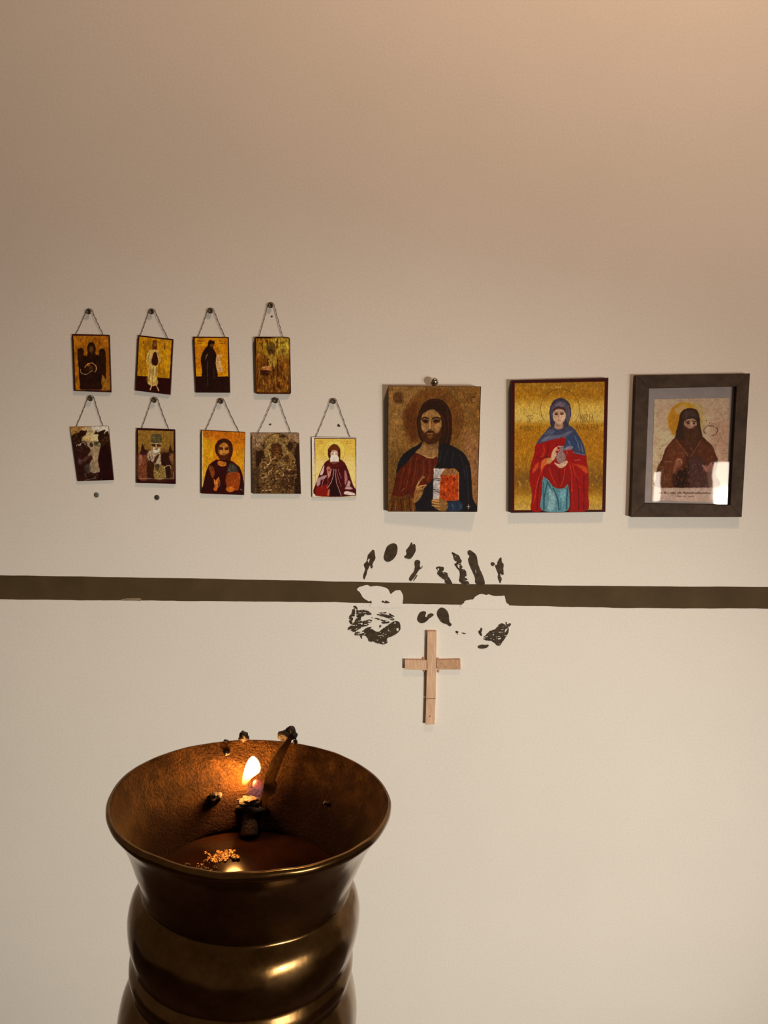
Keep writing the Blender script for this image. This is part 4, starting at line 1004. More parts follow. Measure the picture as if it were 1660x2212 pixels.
def paint_jar_woman(p):
    p.fill((62, 8, 8))
    bg = [(262, 172), (1458, 150), (1422, 1850), (256, 1856)]
    p.poly(bg, (176, 116, 22), 1, 5, False)
    # brushed gold leaf, lighter and darker bands by height
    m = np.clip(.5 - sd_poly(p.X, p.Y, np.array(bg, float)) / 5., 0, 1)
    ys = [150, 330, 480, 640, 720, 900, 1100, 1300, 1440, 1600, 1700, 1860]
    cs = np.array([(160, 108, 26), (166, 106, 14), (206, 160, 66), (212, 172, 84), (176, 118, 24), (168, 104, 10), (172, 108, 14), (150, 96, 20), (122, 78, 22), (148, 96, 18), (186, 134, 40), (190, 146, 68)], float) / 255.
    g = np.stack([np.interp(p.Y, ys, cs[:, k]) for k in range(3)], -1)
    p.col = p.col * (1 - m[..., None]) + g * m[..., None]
    p.blotch((214, 168, 70), .35, 22, 40, .1, bg); p.grain(.12, 12, 26)
    p.ring(864, 505, 260, 258, 6, (86, 52, 14), .9, 138, 402)
    T = (104, 58, 10)
    p.text('SF', 432, 590, 90, 42, T, 6, .85); p.text('MIRONOSITA', 338, 728, 70, 27, (112, 66, 12), 5, .8)
    p.text('MARIA', 1132, 575, 105, 38, T, 6, .85); p.text('MAGDALENA', 1078, 712, 72, 34, (112, 62, 10), 6, .85)
    p.squiggle(700, 880, 230, 26, 9, (216, 176, 90), 5, .7, 4)
    for x in (340, 405): p.line([(x, 1480), (x + 8, 1540)], (206, 160, 80), 6, .5)
    # red cloak
    RD = (150, 14, 8)
    p.poly([(545, 965), (620, 940), (900, 880), (1010, 980), (1195, 1100), (1225, 1250), (1243, 1400), (1240, 1640), (1228, 1855), (965, 1855), (968, 1500), (760, 1500), (640, 1420), (630, 1600), (622, 1855), (478, 1855), (492, 1650), (455, 1420), (480, 1240), (520, 1100)], RD, 1, 6)
    p.poly([(640, 1395), (700, 1440), (780, 1545), (900, 1560), (965, 1500), (968, 1855), (624, 1855), (626, 1600)], (88, 128, 130), 1, 6)
    for a in ([(700, 1490), (660, 1640), (650, 1850)], [(770, 1560), (830, 1700), (850, 1850)], [(960, 1560), (950, 1840)], [(690, 1460), (760, 1600)]): p.line(a, (36, 66, 72), 18, .75)
    p.poly([(720, 1560), (790, 1640), (800, 1740), (780, 1850), (700, 1850), (720, 1700)], (150, 170, 162), .7, 30); p.poly([(870, 1600), (940, 1580), (930, 1700), (890, 1800), (860, 1700)], (120, 160, 160), .7, 24); p.line([(640, 1480), (645, 1840)], (40, 60, 66), 12, .6); p.line([(880, 1700), (870, 1850)], (60, 96, 100), 12, .8)
    p.poly([(655, 1290), (700, 1240), (820, 1260), (960, 1240), (1000, 1400), (968, 1500), (900, 1560), (790, 1545), (700, 1440), (640, 1390)], (140, 10, 8), 1, 8)
    O = (206, 84, 34)
    p.poly([(490, 1350), (520, 1270), (580, 1210), (570, 1290), (510, 1350)], O, .8, 24); p.poly([(640, 980), (665, 1040), (650, 1130), (600, 1150), (640, 1080)], (190, 60, 22), .7, 24); p.poly([(1060, 1240), (1150, 1250), (1220, 1290), (1220, 1370), (1140, 1300)], O, .75, 28)
    p.poly([(620, 1200), (700, 1150), (740, 1190), (700, 1230), (640, 1280), (610, 1340)], (210, 110, 50), .85, 16)
    for a in ([(640, 1290), (590, 1400), (545, 1560), (540, 1640), (510, 1760)], [(720, 1290), (760, 1420), (820, 1530)], [(930, 1290), (910, 1430), (870, 1540)], [(990, 1210), (1020, 1400), (1020, 1600)], [(1030, 1230), (1060, 1360), (1100, 1440)]):
        p.line(a, (206, 70, 32), 9, .8)
    for a in ([(700, 960), (700, 1080), (680, 1140)], [(540, 1140), (620, 1160), (700, 1140)], [(600, 1400), (570, 1600), (560, 1850)], [(1080, 1420), (1110, 1640), (1110, 1850)], [(1180, 1400), (1180, 1850)], [(850, 1320), (860, 1480)], [(1000, 1480), (1000, 1850)]):
        p.line(a, (92, 4, 6), 16, .7)
    p.line([(1055, 1185), (1130, 1180)], (220, 150, 130), 6, .8); p.line([(1020, 1470), (1040, 1850)], (190, 50, 36), 6, .5); p.line([(1170, 1640), (1180, 1740)], (196, 60, 40), 6, .5)
    # veil
    B = (62, 62, 80)
    p.poly([(722, 560), (735, 480), (770, 405), (830, 368), (880, 362), (940, 385), (990, 440), (1012, 540), (1000, 640), (975, 700), (990, 740), (930, 800), (820, 800), (745, 740), (730, 660)], (56, 50, 64), 1, 6)
    p.poly([(740, 560), (760, 470), (820, 410), (880, 400), (950, 430), (985, 520), (985, 640), (960, 690), (930, 600), (920, 510), (850, 470), (790, 500), (770, 560), (765, 650)], (96, 80, 90), .75, 20); p.poly([(800, 470), (850, 415), (920, 440), (900, 480), (840, 470)], (130, 106, 108), .6, 16); p.line([(975, 460), (990, 560), (985, 650)], (128, 100, 104), 14, .6)
    p.poly([(745, 735), (800, 770), (900, 770), (985, 730), (1060, 775), (1110, 850), (1150, 920), (1185, 1010), (1200, 1110), (1120, 1110), (1040, 1080), (1010, 1010), (900, 1060), (935, 940), (930, 880), (800, 900), (650, 945), (550, 968), (600, 890), (680, 790)], B, 1, 6)
    p.poly([(600, 930), (700, 860), (860, 850), (980, 800), (1030, 810), (900, 880), (760, 910), (640, 940)], (110, 104, 116), .75, 20); p.poly([(660, 840), (740, 770), (800, 800), (720, 850)], (96, 92, 104), .6, 20); p.poly([(950, 880), (1060, 850), (1120, 900), (1150, 1010), (1080, 1060), (1010, 980), (960, 1000)], (50, 66, 92), .8, 24); p.poly([(900, 1055), (960, 1000), (1030, 1000), (1020, 1040), (950, 1050)], (140, 136, 146), .7, 16)
    for a in ([(980, 930), (1010, 1000)], [(1060, 870), (1100, 960), (1120, 1060)], [(1140, 960), (1170, 1080)], [(700, 880), (640, 930)], [(1040, 1075), (1120, 1100), (1195, 1112)]): p.line(a, (136, 136, 150), 8, .7)
    # face
    p.poly([(770, 580), (790, 510), (850, 490), (910, 505), (940, 570), (932, 640), (890, 700), (845, 712), (800, 680), (775, 640)], (204, 158, 122), 1, 8)
    p.poly([(765, 560), (785, 500), (850, 478), (920, 495), (945, 560), (900, 520), (850, 508), (800, 520)], (70, 30, 26), .85, 12)
    for x in (815, 890): p.ell(x, 572, 26, 12, (84, 38, 22), .9, 10); p.line([(x - 30, 550), (x + 28, 548)], (90, 44, 26), 8, .8); p.ell(x, 572, 10, 8, (30, 12, 8), .9, 6)
    p.line([(846, 560), (844, 615), (852, 622)], (150, 96, 64), 7, .8); p.line([(832, 655), (868, 655)], (150, 60, 44), 8, .9); p.ell(905, 610, 20, 34, (226, 182, 146), .6, 16); p.ell(806, 620, 18, 34, (184, 134, 100), .6, 16)
    p.poly([(800, 690), (845, 715), (900, 695), (900, 760), (830, 775), (790, 750)], (170, 124, 92), 1, 10); p.line([(760, 680), (750, 760)], (66, 26, 24), 14, .7); p.line([(920, 690), (925, 760)], (80, 50, 54), 14, .7); p.line([(800, 720), (880, 730)], (110, 70, 50), 8, .6)
    # jar and hands
    J = (146, 108, 98)
    p.poly([(858, 1000), (905, 1000), (912, 1030), (900, 1060), (930, 1110), (940, 1170), (900, 1225), (840, 1220), (812, 1160), (825, 1100), (858, 1060)], J, 1, 8); p.ring(925, 1080, 36, 44, 10, (130, 96, 96), .9, 250, 470); p.line([(855, 1000), (910, 1000)], (196, 160, 146), 8, .9); p.blotch((110, 66, 62), .5, 12, 14, .05, [(820, 1080), (935, 1080), (935, 1210), (820, 1210)]); p.line([(850, 1070), (832, 1160)], (190, 156, 146), 8, .7)
    SK = (206, 158, 118)
    p.poly([(742, 1180), (752, 1100), (780, 1040), (815, 1010), (830, 1040), (800, 1070), (820, 1100), (790, 1170), (760, 1195)], SK, 1, 8); p.line([(800, 1030), (845, 1000), (860, 1010)], SK, 13, .9); p.line([(805, 1060), (850, 1045)], SK, 11, .9); p.line([(800, 1050), (820, 1050)], (120, 60, 44), 6, .7)
    p.poly([(690, 1190), (745, 1150), (760, 1200), (710, 1235)], (204, 144, 84), .95, 10)
    p.poly([(790, 1215), (850, 1235), (900, 1215), (950, 1190), (968, 1215), (930, 1265), (870, 1292), (820, 1262)], SK, 1, 8); p.line([(800, 1225), (850, 1255), (900, 1250)], (226, 188, 160), 8, .8); p.line([(880, 1250), (930, 1230)], (150, 96, 70), 6, .6)
    p.grain(.14, 14); p.grain(.06, 50); p.brush = .7

def paint_elder(p):
    p.fill((184, 152, 118))
    p.poly([(455, 390), (1350, 360), (1330, 700), (900, 420)], (182, 148, 118), .7, 160); p.poly([(1100, 700), (1330, 700), (1300, 1200), (1180, 1100)], (166, 128, 100), .8, 120); p.poly([(450, 700), (640, 800), (500, 1200), (435, 1200)], (188, 158, 120), .7, 100)
    p.grain(.1, 30)
    p.ell(800, 630, 192, 210, (184, 136, 40), 1, 14); p.poly([(610, 640), (640, 520), (740, 450), (740, 640), (700, 800), (640, 760)], (168, 110, 30), .7, 40); p.poly([(880, 430), (1010, 470), (1030, 700), (960, 760), (960, 560)], (178, 148, 92), .9, 50)
    p.poly([(690, 500), (790, 450), (820, 500), (720, 560)], (192, 150, 100), .8, 30)
    for x, y in ((1052, 632), (1090, 660)): p.ell(x, y, 7, 7, (70, 48, 30), .8, 5)
    p.ring(1105, 745, 80, 55, 9, (70, 46, 28), .85, 130, 300); p.ring(1105, 745, 80, 55, 9, (70, 46, 28), .85, 320, 440)
    for x in (1070, 1095, 1120, 1145): p.line([(x, 700), (x + 4, 790)], (200, 176, 146), 6, .6)
    p.line([(1085, 800), (1095, 840)], (206, 184, 152), 7, .7)
    K = (58, 38, 28)
    p.poly([(735, 640), (748, 560), (800, 505), (870, 492), (940, 510), (972, 580), (985, 700), (1005, 800), (1060, 860), (1120, 920), (1160, 1010), (1190, 1110), (1160, 1240), (1170, 1405), (500, 1405), (470, 1300), (490, 1170), (540, 1080), (580, 960), (640, 880), (700, 800)], (76, 42, 26), 1, 8)
    p.poly([(735, 640), (748, 560), (800, 505), (870, 492), (940, 510), (972, 580), (985, 700), (1005, 820), (930, 860), (800, 860), (700, 820)], K, 1, 8)
    p.poly([(780, 560), (820, 520), (900, 515), (950, 560), (940, 600), (860, 590), (800, 620)], (84, 62, 50), .6, 24); p.line([(830, 510), (826, 600)], (120, 96, 84), 6, .6)
    p.poly([(800, 640), (860, 608), (925, 620), (945, 680), (920, 730), (850, 735), (805, 700)], (160, 118, 92), 1, 10)
    p.line([(815, 650), (860, 640)], (40, 22, 16), 10, .9); p.line([(890, 640), (930, 645)], (40, 22, 16), 10, .9); p.ell(845, 662, 16, 10, (50, 28, 20), .9, 8); p.ell(910, 664, 12, 9, (50, 28, 20), .9, 8); p.line([(882, 650), (884, 695)], (206, 160, 130), 10, .8); p.line([(830, 622), (900, 612)], (190, 150, 124), 8, .7)
    p.poly([(790, 700), (850, 720), (900, 712), (945, 690), (985, 800), (960, 900), (900, 960), (850, 940), (800, 860)], (74, 44, 28), .98, 14); p.line([(855, 725), (890, 722), (920, 728)], (120, 80, 56), 8, .7)
    for x in (820, 850, 890, 930): p.line([(x, 760), (x + (880 - x) * .3, 900)], (100, 64, 42), 8, .5)
    C2 = (102, 52, 30)
    p.poly([(620, 920), (700, 860), (780, 930), (800, 1010), (780, 1150), (690, 1240), (600, 1240), (560, 1100)], C2, .8, 30); p.poly([(960, 900), (1040, 880), (1120, 960), (1160, 1100), (1050, 1120), (960, 1020)], (92, 48, 30), .8, 40)
    for a in ([(700, 850), (760, 930), (820, 1000), (840, 1040)], [(990, 860), (930, 960), (870, 1050)], [(560, 1110), (650, 1100)], [(700, 1090), (760, 1070), (775, 1130)], [(740, 1010), (820, 1000)]): p.line(a, (146, 92, 64), 9, .7)
    p.poly([(700, 1080), (740, 1060), (775, 1090), (760, 1160), (720, 1170), (690, 1240), (670, 1220)], (130, 80, 56), .9, 14); p.ring(738, 1110, 26, 34, 8, (180, 130, 100), .8, 120, 380)
    p.poly([(680, 1250), (850, 1180), (860, 1380), (690, 1400)], (40, 22, 16), .9, 24); p.poly([(860, 1060), (1010, 1080), (1060, 1240), (1070, 1400), (860, 1400)], (72, 46, 40), .9, 24); p.line([(840, 1050), (850, 1400)], (44, 24, 18), 14, .7)
    p.poly([(1005, 1140), (1060, 1150), (1110, 1120), (1150, 1160), (1120, 1220), (1060, 1230), (1020, 1190)], (146, 98, 80), .9, 12); p.line([(1015, 1150), (1060, 1200)], (190, 146, 124), 7, .7); p.ring(1130, 1140, 26, 30, 8, (160, 116, 92), .7, 180, 420)
    p.poly([(1075, 1230), (1150, 1220), (1170, 1400), (1085, 1405)], (120, 86, 68), .8, 20)
    p.poly([(490, 1180), (560, 1140), (640, 1180), (660, 1390), (500, 1400)], (92, 50, 28), .8, 30)
    p.blotch((130, 84, 56), .5, 16, 24, .1, [(500, 900), (1160, 900), (1170, 1400), (480, 1400)])
    p.poly([(420, 1412), (1300, 1405), (1290, 1600), (410, 1600)], (172, 144, 122), 1, 12, False)
    p.squiggle(500, 1190, 1478, 24, 44, (62, 40, 30), 6, .85, 11); p.squiggle(715, 920, 1516, 18, 14, (84, 58, 44), 5, .7, 5); p.squiggle(640, 940, 1572, 12, 10, (130, 104, 84), 4, .4, 8)
    p.grain(.12, 12); p.grain(.08, 40)
    p.col = np.clip(p.col * np.array([1.3, 1.2, 1.17]), 0, 1); p.brush = .3

# ---------------------------------------------------------------- the hanging icons themselves
LU = (180, 158, 138); LL = (187, 167, 147)
icon('hanging_icon', 'small ochre icon of a dark winged saint holding a bowl', CA, [(158, 500), (652, 512), (676, 1275), (188, 1258)], .005, LU, paint_winged,
     hang=((380, 205), (203, 500), (578, 508)), nlabel='nail holding the cord of the icon with the winged saint', seed=1)
icon('hanging_icon', 'small tilted gold icon of a thin standing figure in a pale ragged robe', CA, [(1035, 514), (1500, 568), (1462, 1308), (1000, 1252)], .005, LU, paint_fool,
     hang=((1215, 205), (1062, 515), (1438, 556)), nlabel='nail holding the cord of the tilted icon with the pale ragged robe', seed=2)
icon('hanging_icon', 'small orange icon of a black-robed monk in profile with a scroll', CB, [(168, 536), (638, 540), (658, 1280), (205, 1278)], .005, LU, paint_monk,
     hang=((400, 195), (230, 536), (598, 538)), nlabel='nail holding the cord of the icon with the black-robed monk', seed=3)
icon('hanging_icon', 'small dark gold icon with rounded corners and a dim bishop figure', CB, [(982, 537), (1450, 540), (1466, 1298), (1000, 1295)], .007, LU, paint_bishop,
     hang=((1200, 122), (1040, 537), (1365, 537)), nlabel='highest nail, holding the cord of the round-cornered icon', corner=.055, mat='varnish_print', seed=4)
icon('hanging_icon', 'small unframed dark picture of a pale figure under a cloudy sky, tilted', CC, [(130, 505), (640, 492), (712, 1212), (232, 1228)], .004, LL, paint_cloudy, edge='board_brown',
     hang=((403, 130), (207, 503), (572, 494)), nlabel='nail holding the cord of the tilted cloudy picture', seed=5)
icon('hanging_icon', 'small maroon bordered icon of a white-bearded man in a tall mitre', CC, [(1015, 520), (1525, 540), (1532, 1264), (1014, 1250)], .005, LL, paint_mitre,
     hang=((1252, 152), (1078, 522), (1448, 537)), nlabel='nail holding the cord of the icon with the mitre', seed=6)
icon('hanging_icon', 'small bright orange icon of a bearded haloed man with a brown book', CD, [(152, 545), (735, 575), (720, 1412), (150, 1390)], .005, LL, paint_christ_small, edge='icon_edge',
     hang=((415, 165), (207, 547), (662, 571)), nlabel='nail holding the cord of the bright orange icon', seed=7)
icon('hanging_icon', 'small tarnished metallic icon of a mother and child', CD, [(825, 585), (1450, 585), (1478, 1395), (835, 1392)], .006, LL, paint_silver_mother, edge='board_brown', mat='varnish_print',
     hang=((1142, 158), (902, 585), (1350, 585)), nlabel='nail holding the cord of the tarnished mother and child icon', seed=8)
icon('hanging_icon', 'small yellow icon with pale margin of a white-bearded monk in a maroon cloak', CE, [(285, 882), (1110, 890), (1106, 1990), (296, 1992)], .004, LL, paint_white_beard, edge='board_brown',
     hang=((688, 230), (355, 883), (1000, 889)), nlabel='nail holding the cord of the yellow icon with the white-bearded monk', seed=9)

# ---------------------------------------------------------------- large icons
LR = (207, 187, 165)
icon('icon_panel', 'large brown gold icon panel of a bearded man in blue mantle with red book', CF, [(250, 208), (1532, 220), (1480, 1955), (245, 1950)], (.0180, .0272, .0232, .0140), LR, paint_christ_large,
     edge='board_brown', group='large icon panels', mat='glossy_print', res=1.3, seed=10)
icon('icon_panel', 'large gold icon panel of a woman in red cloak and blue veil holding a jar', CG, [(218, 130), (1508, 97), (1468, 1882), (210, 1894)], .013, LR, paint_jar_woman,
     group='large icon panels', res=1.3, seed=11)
# shiny ball-headed nail over the brown gold panel
c = on_y(938.8, 824.5, -.016)
r = empty('ball_head_nail', (c[0], 0, c[2])); tag(r, 'shiny round-headed nail above the large brown gold icon panel', 'nail')
lathe_y('shank', [(.0016, .004), (.0016, -.0085)], (c[0], c[2]), M['chrome'], r, 10)
lathe_y('head', [(.0002, -.0085)] + [(.0074 * math.sin(a), -.016 + .0074 * math.cos(a)) for a in np.linspace(.12, math.pi - .02, 12)], (c[0], c[2]), M['chrome'], r, 24)

# ---------------------------------------------------------------- framed print
def framed():
    T = .0135
    O = [(238, 108), (1560, 88), (1464, 1752), (182, 1752)]
    I = [(392, 262), (1406, 240), (1332, 1612), (340, 1596)]
    W = lambda p, d: on_y(*CH.px(p), -d)
    r = empty('picture_frame', (W((823, 1752), T)[0], 0, W((823, 1752), T)[2]))
    tag(r, 'dark brown framed print of a hooded bearded elder behind glass', 'picture frame')
    for i in range(4):
        j = (i + 1) % 4
        o0, o1, i0, i1 = W(O[i], T), W(O[j], T), W(I[i], T), W(I[j], T)
        box_quad('frame_rail', [o0, o1, i1, i0], -.001, M['frame'], r, .0005, 1)
    # backing sheet, print and glass sit in the rebate
    Q = [W(p, T) for p in I]
    grow = lambda Q, k: [p + (p - sum(Q) / 4) * k for p in Q]
    B = grow(Q, .0)
    bk = [np.array([p[0], -.0042, p[2]]) for p in B]
    box_quad('mat_board', bk, -.0015, M['mat_board'], r, 0)
    cr = [(455, 390), (1352, 358), (1300, 1600), (420, 1552)]
    inner = [(452, 388), (1325, 372), (1288, 1592), (418, 1552)]
    P = Painting(CH, inner, -.0047, 1.5, (208, 184, 162), 12)
    paint_elder(P); P.mesh('printed_picture', M['paper_print'], r)
    g = [np.array([p[0], -.0068, p[2]]) for p in B]
    box_quad('glass_pane', g, -.0058, M['glass'], r, 0)
framed()

# ================================================================== OIL LAMP
R0 = .05
C0 = np.array([-0.0472, -1.1376, 1.3649])       # centre of the rim circle
TILT = np.array([.0747, .021, 1.0]); TILT /= np.linalg.norm(TILT)
AX = Vector(TILT)
E1 = Vector((0, 1, 0)).cross(AX).normalized(); E2 = AX.cross(E1).normalized()
def lamp_pt(r, h, a):
    """vessel coordinates: radius and drop below the rim in rim radii, angle"""
    return Vector(C0) + (E1 * math.cos(a) + E2 * math.sin(a)) * (r * R0) - AX * (h * R0)

OUT = [(.974, -.008), (.990, -.005), (1.0, .015), (.994, .045), (.966, .085), (.928, .14), (.884, .22), (.842, .32), (.803, .43), (.768, .53), (.748, .60), (.742, .645), (.762, .675),
       (.798, .72), (.822, .79), (.830, .87), (.824, .95), (.808, 1.03), (.790, 1.085), (.783, 1.115), (.790, 1.145), (.803, 1.19), (.806, 1.235), (.795, 1.285), (.782, 1.315), (.784, 1.34),
       (.805, 1.385), (.835, 1.46), (.858, 1.56), (.868, 1.68), (.862, 1.80), (.835, 1.92), (.78, 2.03), (.70, 2.12), (.62, 2.18), (.60, 2.22), (.66, 2.27), (.72, 2.33), (.72, 2.40), (.0, 2.40)]
INN = [(.962, .010), (.932, .07), (.885, .15), (.836, .26), (.796, .37), (.756, .48), (.722, .58), (.712, .66), (.73, .80), (.69, .95), (.5, 1.02), (.0, 1.04)]

def lathe_vessel(name, prof, mat, parent, seg=144, hammer=.006, rimwob=.012):
    verts, faces = [], []
    for i, (r, h) in enumerate(prof):
        if r < 1e-6:
            verts.append(lamp_pt(0, h, 0)); continue
        for k in range(seg):
            a = 2 * math.pi * k / seg
            q = Vector((math.cos(a) * 2.2, math.sin(a) * 2.2, h * 2.4))
            d = mnoise.noise(q) * hammer + mnoise.noise(q * 3.1) * hammer * .5
            w = math.exp(-abs(h) / .12) * rimwob
            e = w * (mnoise.noise(Vector((math.cos(a) * 1.9, math.sin(a) * 1.9, 5.))) + .6 * mnoise.noise(Vector((math.cos(a) * 5.5, math.sin(a) * 5.5, 9.))))
            verts.append(lamp_pt(r * (1 + d) + e * .6, h + e, a))
    base = []; c = 0
    for r, h in prof:
        base.append(c); c += 1 if r < 1e-6 else seg
    for i in range(len(prof) - 1):
        for k in range(seg):
            k2 = (k + 1) % seg
            if prof[i + 1][0] < 1e-6: faces.append((base[i] + k, base[i + 1], base[i] + k2))
            else: faces.append((base[i] + k, base[i + 1] + k, base[i + 1] + k2, base[i] + k2))
    o = from_py(name, verts, faces, mat, parent, True)
    return o

def subdivide_profile(P, n=3):
    Q = smooth_loop(P[:-1], False, n); return [tuple(q) for q in Q] + [P[-1]]

lamp_base = lamp_pt(0, 2.40, 0)
lamp = empty('oil_lamp', lamp_base)
tag(lamp, 'aged brass oil lamp with a burning flame inside its flared bowl', 'oil lamp')
body = lathe_vessel('body', subdivide_profile(OUT), M['brass'], lamp)
liner = lathe_vessel('bowl_inside', [(.974, -.008)] + [tuple(q) for q in smooth_loop(INN[:-1], False, 4)] + [INN[-1]], M['brass_in'], lamp, hammer=.010)
for o in (body, liner):
    bm = bmesh.new(); bm.from_mesh(o.data)
    bm.normal_update(); bm.to_mesh(o.data); bm.free()

OIL_H = .66
def disc(name, r, h, mat, parent):
    n = 72
    vs = [lamp_pt(0, h, 0)] + [lamp_pt(r, h, 2 * math.pi * k / n) for k in range(n)]
    return from_py(name, vs, [(0, 1 + k, 1 + (k + 1) % n) for k in range(n)], mat, parent, True)
oil = disc('oil', .716, OIL_H, M['oil'], lamp)
OIL_Z = lamp_pt(0, OIL_H, 0).z

def blob(name, c, rx, ry, rz, mat, parent, seed=0, amp=.35, freq=1.6, sub=3):
    bm = bmesh.new()
    bmesh.ops.create_icosphere(bm, subdivisions=sub, radius=1.)
    for v in bm.verts:
        n = v.co.normalized()
        f = 1 + amp * mnoise.noise(n * freq + Vector((seed, seed * .7, 3))) + amp * .5 * mnoise.noise(n * freq * 2.7 + Vector((seed, 1, seed)))
        v.co = Vector((n.x * rx * f + c[0], n.y * ry * f + c[1], n.z * rz * f + c[2]))
    me = bpy.data.meshes.new(name); bm.to_mesh(me); bm.free()
    return link_mesh(name, me, mat, parent, True)

MM = R0 / 309.          # metres per photo pixel at the lamp
YB = C0[1] + R0 * .93    # back rim
YO = float(on_z(566, 1790, OIL_Z)[1])
def strip_y(py):
    t = (py - 1594.) / (1790. - 1594.)
    return YB + (YO - YB) * t - .0035

YF = 0.
# flat wick holder hooked over the far rim: an outlined plate leaning into the oil
hold = [(1168, 225), (1200, 238), (1178, 300), (1130, 400), (1085, 500), (1050, 600), (1020, 680), (1004, 722), (1018, 760), (1022, 800), (1000, 848), (960, 885), (928, 900), (915, 1000), (895, 1090), (880, 1170), (866, 1240),
        (835, 1240), (848, 1130), (862, 1020), (858, 920), (872, 820), (890, 720), (900, 640), (930, 580), (960, 500), (1005, 430), (1050, 360), (1100, 300), (1140, 250)]
def plate(name, loop, thick, mat, parent):
    pts = [CV.px(p) for p in smooth_loop(loop, True, 3)]
    f = [on_y(x, y, strip_y(y)) for x, y in pts]
    n = len(f)
    bm = bmesh.new()
    fv = [bm.verts.new(tuple(p)) for p in f]; bv = [bm.verts.new((p[0], p[1] + thick, p[2])) for p in f]
    bm.faces.new(fv); bm.faces.new(bv[::-1])
    for i in range(n): bm.faces.new((fv[i], bv[i], bv[(i + 1) % n], fv[(i + 1) % n]))
    bmesh.ops.triangulate(bm, faces=[q for q in bm.faces if len(q.verts) > 4])
    bmesh.ops.recalc_face_normals(bm, faces=bm.faces)
    me = bpy.data.meshes.new(name); bm.to_mesh(me); bm.free()
    return link_mesh(name, me, mat, parent)
M['holder'] = brass('dull_brass_holder', ((.03, .013, .004), (.07, .034, .011), (.11, .055, .018)), .45, .3, 500.)
holder = plate('wick_holder', hold, .0016, M['holder'], lamp)
# rounded hook end gripping the rim
hk = on_y(*CV.px((1140, 195)), YB + .001)
blob('hook_end', hk, .0036, .0030, .0026, M['soot'], holder, 4.2, .3, 1.5)
hk2 = on_y(*CV.px((1185, 150)), YB + .001)
blob('hook_knob', hk2, .0019, .0022, .0022, M['soot'], holder, 8.1, .3)
hk3 = on_y(*CV.px((1225, 205)), YB - .001)
blob('hook_knob', hk3, .0014, .0016, .0014, M['soot'], holder, 2.1, .3)

# soot lumps on the rim and inside
for (x, y, s, sd) in ((655, 214, .0021, 1.), (460, 274, .0011, 2.), (1235, 270, .0010, 6.)):
    blob('soot_lump', on_y(*CV.px((x, y)), YB + .0005), s, s, s * .95, M['soot'], lamp, sd, .45)
def wall_in(px, py):
    """first hit of the view ray with the inside of the bowl beyond the axis"""
    d = Vector(ray(px, py)).normalized(); o = Vector(CAM)
    hs = [q[1] for q in INN]; rs = [q[0] for q in INN]
    last = None
    for i in range(900):
        p = o + d * (.2 + i * .0002)
        q = p - Vector(C0); h = -q.dot(AX) / R0; rr = (q + AX * (h * R0)).length / R0
        if h < 0: last = None; continue
        ins = rr < np.interp(h, hs, rs)
        if ins: last = p
        elif last is not None: return last
    return o + d * .3
for (x, y, s, sd) in ((345, 885, .0026, 3.), (300, 960, .0012, 5.), (1580, 960, .0012, 7.), (470, 400, .0012, 9.)):
    blob('soot_lump', wall_in(*CV.px((x, y))), s, s, s * .8, M['soot'], lamp, sd, .5)

YF = float(wall_in(*CV.px((745, 600)))[1]) - .0060
# wick: charred floating bundle beside the holder with a glowing ember

wk = on_y(*CV.px((720, 985)), YF + .0005)
wick = blob('wick', wk, .0058, .0042, .0030, M['soot'], lamp, 12.3, .55, 2.0)
wz = float(wk[2])
M['char'] = simple_mat('charred_cotton', (.012, .006, .003), (.09, .045, .02), 900., .8, bump=.8, dist=.001)
tube('wick_stem', [tuple(wk), tuple(wk * .5 + np.array(on_z(*CV.px((720, 1300)), OIL_Z)) * .5), tuple(on_z(*CV.px((720, 1330)), OIL_Z))], .0026, M['char'], wick, 10, taper=[1, 1.2, 1.5])
blob('wick_tip', on_y(*CV.px((700, 930)), YF - .0008), .0036, .0026, .0014, M['char'], wick, 3.3, .5, 2.4)
m, nt, b = new_mat('glowing_ember')
b.inputs['Base Color'].default_value = (.2, .03, .02, 1); n = noise_node(nt, 700., 3)
rr_ = ramp_node(nt, n.outputs[0], [(.35, (.7, .10, .07)), (.65, (1., .22, .13))]); nt.links.new(rr_.outputs[0], b.inputs['Emission Color']); b.inputs['Emission Strength'].default_value = .5
blob('ember', on_y(*CV.px((805, 745)), YF + .0012), .0018, .0014, .0018, m, wick, 1.1, .25)

